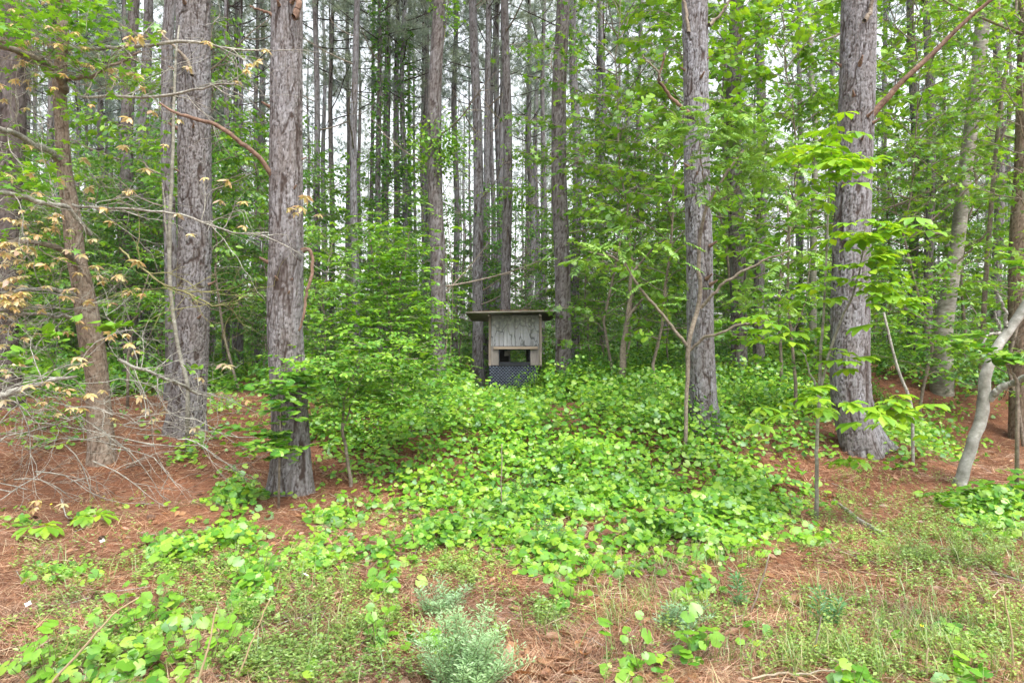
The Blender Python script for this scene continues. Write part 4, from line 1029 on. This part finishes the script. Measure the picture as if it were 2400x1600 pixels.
spray_shrub('leafy sapling with dark forked stem left of the leaf collared pine', [
    ([(919, 800, 7), (915, 740, 6), (910, 700, 6), (895, 660, 5), (873, 619, 4), (868, 560, 3)], None),
    ([(912, 705, 4), (930, 670, 4), (950, 600, 3), (960, 540, 2)], None),
    ([(918, 760, 4), (945, 730, 3), (980, 700, 2)], None)], 10.5,
    [(880, 620, 50, 50, 80, 10.3), (960, 600, 50, 50, 80, 10.5), (850, 720, 60, 40, 110, 10.3), (960, 730, 50, 40, 100, 10.4), (900, 790, 70, 30, 90, 10.2), (900, 520, 50, 30, 30, 10.6), (800, 760, 50, 30, 40, 10)],
    .085, T_ovate(.30), M_leaf, seed=4)
spray_shrub('leafy sapling covered in fresh leaves just left of the thick pine with bent base', [
    ([(1865, 900, 8), (1855, 800, 7), (1845, 700, 6), (1850, 550, 5), (1840, 420, 3)], None),
    ([(1855, 790, 4), (1890, 700, 3), (1900, 600, 2)], None)], 10.2,
    [(1860, 560, 60, 60, 50, 10), (1870, 720, 60, 60, 50, 10), (1820, 820, 60, 40, 40, 9.9), (1760, 560, 50, 60, 30, 10.3), (2100, 760, 60, 60, 50, 10.2), (2150, 620, 60, 60, 50, 10.2), (2200, 820, 60, 40, 60, 10.5), (2250, 700, 50, 60, 40, 10.5)],
    .09, T_ovate(.3), M_leaf, seed=5)
spray_shrub('leafy shrub leaning over the crooked smooth grey tree at right', [
    ([(2385, 900, 8), (2370, 860, 6), (2340, 830, 4)], None)], 7.4,
    [(2390, 830, 22, 14, 9, 7.3), (2255, 805, 28, 10, 9, 7.3), (2335, 835, 22, 12, 6, 7.4), (2390, 600, 30, 50, 10, 7.6), (2340, 1180, 50, 30, 40, 7.2), (2250, 1210, 40, 30, 18, 7.2)],
    .10, T_round(), M_vine, seed=6)
spray_shrub('green sapling with layered small leaves between the oak and the stout pine', [
    ([(300, 850, 6), (310, 760, 5), (330, 700, 4), (350, 640, 3)], None), ([(312, 750, 4), (360, 710, 3), (400, 690, 2)], None)], 11.5,
    [(300, 720, 50, 30, 50, 11.3), (360, 700, 40, 25, 40, 11.3), (240, 660, 60, 50, 50, 11.5), (380, 400, 14, 60, 24, 11), (110, 640, 60, 70, 60, 11), (70, 800, 60, 50, 60, 10), (180, 850, 60, 40, 40, 10.5), (110, 870, 60, 30, 50, 9.5), (380, 800, 40, 50, 30, 11)],
    .085, T_ovate(.3), M_leaf, seed=7)
# large grape leaves hanging before the oak
def grape(label, pts, d, seed, sz=.10):
    x0, y0 = pts[0]; p0 = P(x0, y0, d); t = thing('grape_vine', label, 'vine', p0); r = R(seed)
    mb = MB(); w = np.array([P(a, b, d+.05*i % .2) for i, (a, b) in enumerate(pts)])-p0; q, rr = resample(w, np.full(len(w), .003), 20); tube(mb, q, rr, 5); mb.build('stem', M_stem, t)
    v, f = T_round(); g = MB(); g.add(v, f); me = g.mesh('grape_leaf_mesh', M_vine, True)
    for k in range(len(pts)*3):
        c = q[r.randint(20)]+r.normal(0, .025, 3); o = limb(me, t, c, r.uniform(0, 6.28), sz*r.uniform(.7, 1.25), 'leaf', r.uniform(-.1, .9))
    return t
grape('row of large toothed grape leaves hanging across the oak stem', [(175, 755), (205, 765), (235, 770), (265, 772), (290, 765)], 6.2, 1)
grape('grape leaves in a loose row left of the oak stem', [(62, 785), (90, 785), (120, 782), (130, 800)], 6.0, 2)
grape('grape leaves cut by the left edge above the dead twigs', [(-10, 830), (20, 828), (50, 840), (62, 850)], 5.8, 3)
grape('pair of pale yellow green grape leaves beside the stout pine foot', [(440, 860), (455, 868), (475, 865)], 7.5, 4, .08)

# ivy wrapped pines
def ivy(px, d, w, y0, y1, n, label, sz=.09, mat=M_leaf, fat=1.):
    fat = fat*.6 if fat > 1.5 else fat
    x0 = (px-1200)/F*d; g = float(H(x0, d)); t = thing('ivy', label, 'ivy', (x0, d, g)); r = R(int(px))
    z0 = CAMZ+(800-y1)/F*d-g; z1 = CAMZ+(800-y0)/F*d-g; a = r.uniform(0, 2*PI, n); rr = w/2/F*d+np.abs(r.normal(0, .11, n))*fat; z = r.uniform(z0, z1, n)
    if fat > 1.5: z = (z0+z1)/2+r.normal(0, 1, n)*(z1-z0)*.28
    pos = np.stack([rr*np.cos(a), rr*np.sin(a), z], 1); mb = MB()
    scatter(mb, T_ovate(.35), pos, np.stack([np.cos(a), np.sin(a), -.4+0*a], 1)+r.normal(0, .5, (n, 3)), rnorm(r, n, .6), sz*r.uniform(.6, 1.2, n))
    o = mb.build('foliage', mat, t, False); o['kind'] = 'stuff'
    s = MB(); zz = np.linspace(0, z1, 30); tube(s, np.stack([(w/2/F*d+.01)*np.cos(zz*.8-1.5), (w/2/F*d+.01)*np.sin(zz*.8-1.5), zz], 1), np.full(30, .009), 5); s.build('stem', M_twig, t)
ivy(890, 22, 13, -20, 760, 1900, 'ivy wrapping the slim pine, left one of the ivy covered pair', .12, M_leaf_dark)
ivy(950, 23, 14, 60, 760, 1900, 'ivy wrapping the slim pine, right one of the ivy covered pair', .12, M_leaf_dark)
ivy(1034, 14.6, 30, 290, 410, 1100, 'collar of leaves around the grey pine left of the box', .085, M_leaf, 4.5)
ivy(1034, 14.6, 33, 720, 850, 260, 'leafy vine on the foot of the grey pine left of the box', .085, M_leaf)
ivy(1045, 14.7, 30, -40, 70, 260, 'small leafy clump high on the grey pine left of the box', .085, M_leaf, 2.)
ivy(745, 23, 16, 450, 760, 300, 'ivy on the first slim dark pine right of the nearest trunk', .12, M_leaf_dark)

# ------------------------------------------------------------------ ground cover
def ground_pts(r, n, ymin, ymax, p=1.0):
    """points on the ground, spread about evenly over the view"""
    y = 1/(1/ymax+(1/ymin-1/ymax)*r.uniform(0, 1, n)**p); px = r.uniform(-150, 2550, n); x = (px-1200)/F*y
    return x, y
def blobs(px, py, L):
    w = np.zeros_like(px)
    for cx, cy, rx, ry, s in L: w = np.maximum(w, s*np.exp(-(((px-cx)/rx)**2+((py-cy)/ry)**2)))
    return w
def cl(x, y, s=1.0, o=0.):
    return .5+.25*(np.sin(x*2.9*s+1.7*np.sin(y*2.3*s+o)+o)+np.sin(y*3.7*s+1.3*np.sin(x*3.1*s)+o*2))
VB = [(150, 1330, 120, 40, .45), (700, 1530, 160, 50, .5), (1150, 1240, 120, 40, .7), (820, 1110, 80, 30, .6), (1900, 1240, 60, 25, .5), (1800, 1500, 120, 60, .4), (2200, 1450, 120, 50, .4), (1450, 1330, 60, 30, .45), (1200, 1150, 900, 260, .28), (700, 1000, 500, 120, .3), (1250, 985, 380, 120, 1.5), (1000, 1000, 220, 100, 1.4), (1530, 1010, 330, 130, 1.45), (820, 1000, 120, 80, 1.1), (1350, 1110, 400, 100, 1.3), (1720, 1160, 150, 110, 1.2), (1500, 1130, 260, 90, 1.1), (1250, 1160, 330, 110, .95), (1560, 1230, 230, 80, .9), (1050, 1240, 160, 70, .75), (760, 1290, 130, 60, .6), (1330, 1320, 150, 50, .6), (1750, 930, 330, 70, 1.3),
      (1000, 1120, 180, 50, .9), (1290, 1270, 110, 60, .9), (560, 1150, 60, 55, 1.0), (440, 1060, 50, 25, .8), (380, 1440, 150, 80, .6), (250, 1540, 230, 70, .55), (420, 1290, 110, 50, .9), (580, 1350, 70, 90, 1.0), (530, 1250, 80, 50, .8), (900, 1330, 40, 70, .9), (780, 1200, 60, 30, .8), (1680, 1280, 80, 40, .8), (1640, 1370, 60, 50, .6), (2330, 1190, 90, 60, 1.1), (2170, 1020, 130, 60, 1.1), (2250, 960, 120, 40, .7),
      (1310, 1390, 50, 30, .8), (1460, 1540, 60, 40, .5), (1560, 1540, 50, 60, .35), (1640, 1520, 40, 50, .5), (1020, 1490, 70, 30, .5), (890, 1480, 50, 25, .5), (200, 1200, 40, 20, .5), (40, 1200, 60, 30, .5), (520, 960, 80, 40, .7), (130, 990, 120, 60, .6), (300, 890, 200, 30, .5), (2000, 1590, 60, 30, .9), (2270, 1570, 60, 40, .4), (1850, 1020, 90, 90, .9), (860, 1000, 60, 40, .8)]
r = R(51)
x, y = ground_pts(r, 420000, 2.6, 16)
g = H(x, y); px, py = proj(x, y, g+.08)
w = blobs(px, py, VB)
keep = (w*(.45+.9*cl(x, y, 1.))*(.6+.8*cl(x, y, 2.6, 1.)) > r.uniform(.12, 1.0, len(x)))
cx_, cy_ = 1200, 800
bare = np.exp(-(((px-1330)/55)**2+((py-970)/35)**2)); keep &= bare < .5
dens = r.uniform(0, 1, len(x)) < np.clip((.16+.50*sstep(4, 7.5, y))*np.clip(w, .4, 1.4), 0, .9)*1.3
k = keep & dens
x, y, g, w = x[k], y[k], g[k], w[k]; n = len(x); print('vine leaves', n)
hh = (.02+.17*r.uniform(0, 1, n)**1.2*np.clip(w, .4, 1.3)*(.4+1.1*cl(x, y, 1.4, 5)))*(1+1.3*sstep(7, 11, y))
hh = hh+np.clip(w-.75, 0, .5)*.45*r.uniform(0, 1, n)**.8*sstep(7, 9, y)
fb = (np.abs(proj(x, y, g)[0]-1195) < 85) & (y > 9.8); hh = np.where(fb, hh*.35, hh)
mb = MB()
nm = rnorm(r, n, .45)+np.array([0, -.55, 0]); di = rdirs(r, n, -.6, .1)+np.array([0, -.3, -.15])
szz = r.uniform(0, 1, n)**1.3*.062+.026
pp_ = np.stack([x, y, g+hh], 1); nearm = y < 6.8
scatter(mb, T_round(), pp_[nearm], di[nearm], unit(nm)[nearm], szz[nearm])
scatter(mb, T_round_simple(), pp_[~nearm], di[~nearm], unit(nm)[~nearm], szz[~nearm])
o = mb.build('vine_ground_cover', M_vine, smooth=True); tag(o, 'bright green carpet of round heart shaped vine leaves over the bank', 'ground cover', kind='stuff')
# vine stems
mb = MB(); idx = r.choice(n, 1500, False)
for i in idx:
    a = r.uniform(0, 6.28); L = r.uniform(.15, .5); s = np.linspace(0, 1, 5); xs = x[i]+L*s*math.cos(a); ys = y[i]+L*s*math.sin(a)
    zs = H(xs, ys)+hh[i]*(.7-.4*s)*.8+.01; tube(mb, np.stack([xs, ys, zs], 1), np.full(5, .0022), 3, False)
o = mb.build('vine_stems', M_stem); tag(o, 'thin trailing stems beneath the carpet of vine leaves', 'vine stems', kind='stuff')

# nearest vine clumps as plants of their own
v, f = T_round(); gb = MB(); gb.add(v, f); GL = gb.mesh('vine_leaf_mesh', M_vine, True)
for i, (cx, cy, n, sp, lab) in enumerate((
        (330, 1440, 34, .24, 'broad clump of large round vine leaves crossed by a dry stalk at lower left'),
        (140, 1560, 26, .22, 'clump of large round vine leaves in the bottom left corner'),
        (600, 1340, 22, .17, 'tall clump of round vine leaves below and left of the nearest trunk'),
        (470, 1530, 26, .22, 'clump of round vine leaves at the bottom left of the feathery plant'),
        (1640, 1530, 11, .12, 'small clump of yellow green round leaves at the bottom, right of the feathery plant'),
        (1470, 1530, 9, .14, 'loose patch of round leaves near the curled brown leaves'),
        (895, 1480, 10, .10, 'few round leaves on a short stem left of the feathery plant'),
        (1330, 1390, 12, .12, 'upright sprig of round leaves right of the pale feathery patch'))):
    r = R(900+i); dd = 1.62/((cy-800.)/F); p = P(cx, cy, dd); t = thing('vine_plant', lab, 'vine', (p[0], p[1], float(H(p[0], p[1]))))
    sb = MB()
    for k in range(n):
        a = r.uniform(0, 6.28); q = sp*math.sqrt(r.uniform())*1.1; z = r.uniform(.04, .24); X_, Y_ = q*math.cos(a), q*math.sin(a)*1.2
        o = limb(GL, t, (X_, Y_, z), 0, r.uniform(.035, .08), 'leaf')
        o.rotation_euler = (Matrix.Rotation(r.normal(.45, .35), 3, 'X') @ Matrix.Rotation(r.normal(0, .35), 3, 'Y') @ Matrix.Rotation(r.uniform(0, 6.28), 3, 'Z')).to_euler()
        tube(sb, [[X_*.5, Y_*.5, 0], [X_*.8, Y_*.8, z*.6], [X_, Y_, z]], [.002, .002, .0015], 3, False)
    sb.build('stem', M_stem, t)

# small herbs
HB = [(250, 1350, 300, 120, .5), (150, 1500, 200, 80, .7), (1200, 1400, 1500, 320, .22), (2150, 1240, 280, 110, 1.2), (2250, 1330, 200, 80, 1.0), (1980, 1180, 120, 60, .9), (2050, 1100, 160, 50, .9), (700, 1420, 180, 120, 1.1), (450, 1350, 200, 90, .8), (850, 1500, 160, 90, 1.1), (650, 1540, 200, 60, 1.1), (100, 1330, 140, 60, .5), (1060, 1330, 120, 60, 1.1), (1900, 1420, 200, 80, .6), (2050, 1520, 300, 90, .75), (2300, 1480, 160, 120, .8), (1250, 1130, 100, 70, .8), (1150, 1300, 100, 50, .6), (1300, 1440, 80, 50, .7), (250, 1200, 180, 60, .35), (1640, 1460, 80, 50, .9), (900, 1200, 120, 60, .5), (2150, 1000, 150, 50, .5)]
r = R(52); x, y = ground_pts(r, 150000, 2.6, 10); px, py = proj(x, y, H(x, y)+.04)
k = blobs(px, py, HB)*(.3+1.1*cl(x, y, 2.2, 2))*(.5+.8*cl(x, y, 5, .5)) > r.uniform(.14, 1.3, len(x)); k &= r.uniform(0, 1, len(x)) < .36
x, y = x[k], y[k]; n = len(x); print('herb sprigs', n); m = 11
hg = r.uniform(.04, .13, n); az_ = r.uniform(0, 6.28, n); ln = r.normal(0, .03, (n, 2))
s = np.tile(np.linspace(.1, 1, m), n); I = np.repeat(np.arange(n), m)
pos = np.stack([x[I]+ln[I, 0]*s, y[I]+ln[I, 1]*s, H(x, y)[I]+hg[I]*s], 1)
aa = az_[I]+s*20+r.uniform(-.4, .4, len(I)); di = np.stack([np.cos(aa), np.sin(aa), r.uniform(-.1, .6, len(I))], 1)
mb = MB(); scatter(mb, T_diamond(), pos, di, rnorm(r, len(I), .4), r.uniform(.012, .030, len(I)))
o = mb.build('low_herbs', M_herb, smooth=False); tag(o, 'fine small leaved weeds scattered over the rusty needles', 'weeds', kind='stuff')

# grass
r = R(53); x, y = ground_pts(r, 30000, 2.5, 8.5); px, py = proj(x, y, H(x, y))
GB = [(1300, 1450, 1400, 260, .26), (2100, 1500, 400, 150, 1.), (1500, 1430, 200, 80, .8), (1650, 1350, 150, 60, .8), (1300, 1250, 200, 60, .3), (700, 1480, 300, 150, .6), (1200, 1500, 200, 80, .5), (2300, 1300, 200, 100, .6), (800, 1200, 60, 30, .8), (1000, 1450, 200, 100, .4), (300, 1400, 300, 120, .3)]
k = blobs(px, py, GB)*(.2+1.3*cl(x, y, 3.3, 4)) > r.uniform(.15, 1.2, len(x)); k &= r.uniform(0, 1, len(x)) < .30; x, y = x[k], y[k]; n = len(x); m = 6
I = np.repeat(np.arange(n), m); pos = np.stack([x[I]+r.normal(0, .02, len(I)), y[I]+r.normal(0, .02, len(I)), 0*I], 1); pos[:, 2] = H(pos[:, 0], pos[:, 1])-.005
di = rdirs(r, len(I), .5, 1.45); nn = di.copy(); nn[:, 2] = -.3; nn = -nn
mb = MB(); scatter(mb, T_blade(.022), pos, di, nn, r.uniform(.08, .26, len(I))); o = mb.build('grass', M_grass, smooth=False)
tag(o, 'sparse thin green and straw coloured grass blades in the foreground', 'grass', kind='stuff')

# straw coloured dry grass, mostly lying
r = R(57); x, y = ground_pts(r, 9000, 2.5, 7.5); k = cl(x, y, 1.7, 9) > r.uniform(.25, .9, len(x)); x, y = x[k], y[k]; n = len(x)
mb = MB(); di = rdirs(r, n, .02, .55); scatter(mb, T_blade(.016), np.stack([x, y, H(x, y)+.004], 1), di, rnorm(r, n, .5), r.uniform(.10, .28, n))
tag(mb.build('dry_grass', M_straw, smooth=False), 'pale dry grass blades lying over the foreground litter', 'dry grass', kind='stuff')
# pine straw litter
r = R(54); mb = MB()
for (n, a, b, L0, L1, w) in ((230000, 2.4, 9.5, .07, .18, .022), (60000, 8, 18, .10, .2, .04)):
    x, y = ground_pts(r, n, a, b); s = cl(x, y, .8, 3); a0 = s*5+r.normal(0, .75, n); e = r.normal(.03, .22, n)
    di = np.stack([np.cos(a0)*np.cos(e), np.sin(a0)*np.cos(e), np.sin(e)], 1)
    scatter(mb, T_needle(w), np.stack([x, y, H(x, y)+.004+np.abs(r.normal(0, .016, n))], 1), di, rnorm(r, n, .5), r.uniform(L0, L1, n))
o = mb.build('pine_straw', M_litter, smooth=False); tag(o, 'rust coloured fallen pine needles carpeting the ground', 'pine straw', kind='stuff')
# dead leaves
r = R(55); x, y = ground_pts(r, 2600, 2.5, 11); px, py = proj(x, y, H(x, y)); n = len(x)
mb = MB(); scatter(mb, T_curl(), np.stack([x, y, H(x, y)+.012], 1), rdirs(r, n, -.2, .4), rnorm(r, n, .6), r.uniform(.03, .10, n))
o = mb.build('leaf_litter', M_dead, smooth=True); tag(o, 'small dry brown leaves scattered among the fallen needles', 'leaf litter', kind='stuff')
gb = MB(); gb.add(*T_curl()); CL = [gb.mesh('curled_leaf_mesh', M_dead, True)]
r = R(56)
for i, (cx, cy) in enumerate([(1340, 1560), (1370, 1545), (1300, 1575), (1240, 1530), (1345, 1525), (1210, 1550), (1270, 1500), (1190, 1580), (1260, 1585), (1320, 1590), (1220, 1595), (1350, 1500), (1390, 1580), (1180, 1540)]):
    dd = 1.7/((cy-800.)/F); p = P(cx, cy, dd); o = link_mesh('fallen_leaf', CL[0]); s_ = r.uniform(.09, .15); o.scale = (s_,)*3
    o.location = (p[0], p[1], float(H(p[0], p[1]))+.03); o.rotation_euler = (r.uniform(-.5, .5), r.uniform(-.5, .5), r.uniform(0, 6.28))
    tag(o, 'large curled dry brown leaf on needles right of the feathery plant', 'dead leaf', 'curled brown leaves by the feathery plant')

def cone_mesh():
    mb = MB(); r = R(4); n = 46; t = np.linspace(0, 1, n); a = t*n*2.4; rr = np.sin(PI*(.12+.8*t))*.9+.08
    pos = np.stack([np.cos(a)*rr*.3, np.sin(a)*rr*.3, t*2-1], 1); di = np.stack([np.cos(a), np.sin(a), .7+0*a], 1)
    scatter(mb, T_ovate(.35, .5, .1, -.1), pos*.5, di, np.tile([0, 0, 1.], (n, 1)), .42*rr+.1); tube(mb, [[0, 0, -.5], [0, 0, 0], [0, 0, .5]], [.1, .16, .06], 6); return mb.mesh('cone_mesh', M_deadred)
CM = cone_mesh(); r = R(71)
for k in range(14):
    px = r.choice([r.uniform(60, 620), r.uniform(750, 2350)]); dd = r.uniform(3.6, 7.5); x_ = (px-1200)/F*dd; o = link_mesh('pine_cone', CM); s_ = r.uniform(.05, .075); o.scale = (s_,)*3
    o.location = (x_, dd, float(H(x_, dd))+.025); o.rotation_euler = (r.uniform(1.2, 1.9), 0, r.uniform(0, 6.28)); tag(o, 'small brown open pine cone lying on the needle litter', 'pine cone', 'pine cones lying on the litter')
mb = MB()
for k in range(420):
    dd = 1/r.uniform(1/10., 1/2.7); px = r.uniform(-50, 2450); x_ = (px-1200)/F*dd; a = r.uniform(0, 6.28); L = r.uniform(.08, .35); s_ = np.linspace(0, 1, 5)
    xs = x_+L*s_*math.cos(a)+r.normal(0, .006, 5); ys = dd+L*s_*math.sin(a)+r.normal(0, .006, 5); tube(mb, np.stack([xs, ys, H(xs, ys)+.012+r.uniform(0, .03)*s_], 1), np.linspace(1, .5, 5)*r.uniform(.0015, .004), 4, False)
tag(mb.build('twig_litter', M_lichen), 'small broken grey twigs strewn over the needles', 'twigs', kind='stuff')
# feathery clumps
def feather(cx, cy, wpx, hpx, nst, label, mat, sz=.03, m=34):
    dd = min(1.7/((cy-800.)/F), 8); p = P(cx, cy, dd); w = wpx/F*dd/2; h = hpx/F*dd
    t = thing('feathery_plant', label, 'plant', (p[0], p[1], float(H(p[0], p[1])))); r = R(int(cx)+int(cy)); sb = MB(); pos = []; di = []
    for k in range(nst):
        a = r.uniform(0, 6.28); q = w*math.sqrt(r.uniform()); lx, ly = r.normal(0, .25*w, 2); hh = h*r.uniform(.3, 1.15)*(1-.15*(q/w)**2); X_, Y_ = q*math.cos(a), q*math.sin(a)*.8
        s = np.linspace(0, 1, 6); st = np.stack([X_*(.55+.45*s)+lx*s**1.5, Y_*(.55+.45*s)+ly*s**1.5, hh*s-.12*hh*s**3], 1); tube(sb, st, np.linspace(.002, .001, 6), 3, False)
        u = np.repeat(np.linspace(.15, 1, m), 5); b = np.stack([np.interp(u, s, st[:, j]) for j in range(3)], 1)
        aa = u*60+np.tile(np.arange(5)*1.25, m)+r.uniform(-.3, .3, len(u)); off = np.stack([np.cos(aa), np.sin(aa), .5+0*aa], 1)
        b = b+off*r.uniform(0, .035, (len(u), 1)); pos.append(b); di.append(off)
    pos = np.concatenate(pos); di = np.concatenate(di); mb = MB()
    scatter(mb, T_ovate(.12, .4, .03, .1), pos, di, rnorm(r, len(pos), .6), sz*r.uniform(.6, 1.2, len(pos)))
    sb.build('stem', M_stem, t); o = mb.build('foliage', mat, t, False); o['kind'] = 'stuff'
feather(1085, 1620, 215, 215, 64, 'large pale feathery green clump at the bottom centre', M_feather, .024)
feather(1045, 1440, 150, 80, 15, 'pale feathery patch behind the large feathery clump', M_feather, .024, 24)
feather(1590, 1480, 130, 60, 12, 'small pale feathery patch among grass at bottom, right of centre', M_feather, .022, 22)
feather(1290, 1280, 60, 130, 8, 'blue green ferny sprig among the round vine leaves', M_blue, .03, 18)
feather(2290, 1330, 160, 130, 22, 'fine light green weed clump in the right foreground', M_herb, .026, 18)
feather(2140, 1320, 110, 80, 16, 'low fine leaved weed clump left of the right foreground clump', M_herb, .024, 18)
feather(1230, 1180, 120, 90, 12, 'dull green fine leaved weed in the middle of the vine carpet', M_blue, .032, 16)
feather(1930, 1480, 90, 110, 5, 'sparse blue green weed on a dark stalk in the right foreground', M_blue, .05, 7)
feather(1730, 1420, 50, 100, 4, 'slender green weed on a dark stalk below the vine carpet', M_blue, .05, 7)
# seedlings with broad leaves at left
for (cx, cy, lab, sc, n) in ((215, 1195, 'seedling with seven drooping broad green leaves on needles at left', .95, 4), (95, 1215, 'broad leaved seedling near the left edge on needles', .9, 3), (455, 1190, 'tiny leafy seedling left of the nearest trunk', .5, 2), (1480, 1300, 'light green seedling on the needles below the vine carpet', .45, 3)):
    dd = 1.66/((cy+30-800.)/F); p = P(cx, cy+30, dd); t = thing('seedling', lab, 'seedling', (p[0], p[1], float(H(p[0], p[1])))); r = R(int(cx)); mb = MB(); tube(mb, [[0, 0, -.02], [0.005, 0, .05], [0, 0, .12*sc]], [.004, .003, .002], 6); mb.build('stem', M_stem, t)
    for k in range(n): limb(PM[k % 4], t, (0, 0, .12*sc), k*2*PI/n+r.uniform(-.3, .3), sc*r.uniform(.7, 1), 'leaf', -.1)

# fallen sticks and stalks
def fallen(name, lab, cat, lst, mat, lift=0., seed=0, ground=True, wmul=1.):
    pts = []; rad = []
    for a, b, w in lst:
        dd = 1.7/((b-800.)/F)
        for _ in range(6):
            xx = (a-1200)/F*dd; dd = (CAMZ-float(H(xx, dd))-lift)/((b-800.)/F)
        pts.append(P(a, b, dd)); rad.append(w/2/F*dd)
    pts = np.array(pts); org = pts[0].copy(); q, rr = resample(pts-org, rad, 24)
    q += np.cumsum(R(seed).normal(0, .004, q.shape), 0)*np.sin(np.linspace(0, PI, 24))[:, None]
    mb = MB(); tube(mb, q, rr*wmul, 7); o = mb.build(name, mat); o.location = org; tag(o, lab, cat); return o
fallen('fallen_branch', 'grey lichened fallen branch lying on needles in the right foreground', 'branch', [(1955, 1172, 6), (1990, 1195, 10), (2020, 1220, 12), (2050, 1240, 12), (2080, 1255, 9)], M_lichen, .03, 1)
fallen('fallen_branch', 'pale thin stick poking out of the vine carpet right of the crooked sapling', 'branch', [(1710, 1125, 5), (1745, 1095, 6), (1780, 1075, 6), (1825, 1050, 4)], M_lichen, .12, 2)
fallen('fallen_branch', 'pale dry stick lying at the bottom edge right of centre', 'branch', [(1760, 1590, 5), (1830, 1572, 6), (1920, 1565, 4), (1990, 1566, 3)], M_straw, .05, 3)
fallen('fallen_branch', 'grey stick lying on needles near the right edge', 'branch', [(2290, 1320, 5), (2340, 1342, 6), (2400, 1362, 5)], M_lichen, .02, 4)
def stalk(lab, lst, d, mat, seed=0):
    pts = np.array([P(a, b, d) for a, b, w in lst]); org = pts[0].copy(); org[2] = min(org[2], float(H(org[0], org[1]))); pts = pts-org
    if pts[0, 2] > .01: pts = np.vstack([[pts[0, 0], 0, -.01], pts]); ws = [lst[0][2]]+[l[2] for l in lst]
    else: ws = [l[2] for l in lst]
    q, rr = resample(pts, np.array(ws)/2/F*d, 20); q += np.cumsum(R(seed).normal(0, .002, q.shape), 0); mb = MB(); tube(mb, q, rr, 6); o = mb.build('dry_stalk', mat); o.location = org; tag(o, lab, 'stalk')
stalk('long pale dry stalk crossing the lower left vine clump', [(80, 1640, 7), (150, 1560, 6), (215, 1490, 6), (270, 1430, 4), (325, 1400, 3)], 3.2, M_straw, 1)
stalk('pale dry stalk left of the feathery clump at the bottom', [(455, 1620, 6), (490, 1520, 5), (512, 1420, 3)], 3.3, M_straw, 2)
stalk('thin pale stalk rising at the bottom left of the feathery clump', [(550, 1610, 5), (590, 1500, 4), (640, 1395, 3)], 3.4, M_straw, 3)
stalk('dark thin bare stalk below the vine carpet at right', [(1748, 1465, 4), (1775, 1390, 4), (1805, 1300, 3)], 4.3, M_twig, 4)
stalk('short dark stalk in the right foreground grass', [(1905, 1570, 5), (1915, 1510, 4), (1925, 1450, 3)], 3.6, M_twig, 5)
stalk('pale grass stem at the bottom right corner', [(2385, 1610, 5), (2365, 1480, 4), (2352, 1380, 3)], 3.5, M_straw, 6)
stalk('upright pale broken stalk at the bottom edge, right of centre', [(2165, 1600, 7), (2168, 1560, 6), (2175, 1520, 3)], 3.4, M_straw, 7)
stalk('thin brown stalk in the vine carpet below the box', [(1175, 1150, 3), (1176, 1090, 3), (1178, 1040, 2)], 7.0, M_twig, 8)
stalk('white lichened stick standing crooked right of the thick bent pine', [(2140, 950, 7), (2120, 900, 7), (2100, 850, 6), (2085, 780, 6), (2075, 730, 5)], 8.6, M_lichen, 9)

# small flowers
def petal_mesh(name, mat, n=4, s=.014):
    mb = MB(); a = np.arange(n)*2*PI/n; scatter(mb, T_ovate(.35, .4, .02, .05), np.zeros((n, 3)), np.stack([np.cos(a), np.sin(a), .25+0*a], 1), np.tile([0, 0, 1.], (n, 1)), s); return mb.mesh(name, mat)
Mw = plain('white_petal', (.75, .75, .78), (.85, .85, .88), 8, .6, 0); My = plain('yellow_petal', (.75, .6, .03), (.85, .7, .05), 8, .6, 0)
WF = petal_mesh('white_petal_mesh', Mw, 4, .024); YF = petal_mesh('yellow_petal_mesh', My, 5, .013)
def flower(me, px_, py_, lab, grp, cat='flower', nm='flower'):
    dd = 1.62/((py_-800.)/F)
    for _ in range(6): dd = (CAMZ-float(H((px_-1200)/F*dd, dd))-.10)/((py_-800.)/F)
    p = P(px_, py_, dd); gz = float(H(p[0], p[1])); t = thing(nm, lab, cat, (p[0], p[1], gz), 0, grp)
    mb = MB(); h = max(p[2]-gz, .03); tube(mb, [[0, 0, 0], [.004, 0, h*.5], [0, 0, h]], [.0015, .0015, .001], 4); mb.build('stem', M_stem, t)
    limb(me, t, (0, 0, h), px_ % 6, 1, 'petals', .5)
for a, b, l in ((240, 1267, 'white flower on the needles right of the drooping seedling'), (409, 1280, 'white flower in weeds above the tall vine clump'), (370, 1327, 'white flower among weeds left of the tall vine clump'), (66, 1415, 'white flower on needles near the left edge'), (716, 1346, 'small white flower below the nearest trunk')): flower(WF, a, b, l, 'white flowers in the left foreground')
for a, b in ((120, 1181), (92, 1242), (28, 1283), (113, 1325), (603, 1497), (160, 1494), (985, 1172), (1205, 1110), (1275, 1440), (1922, 1162), (2179, 1114), (2160, 1465), (1912, 1513), (960, 1094), (578, 1238)):
    flower(YF, a, b, 'tiny yellow flower speck among the low weeds', 'tiny yellow flowers in the foreground')
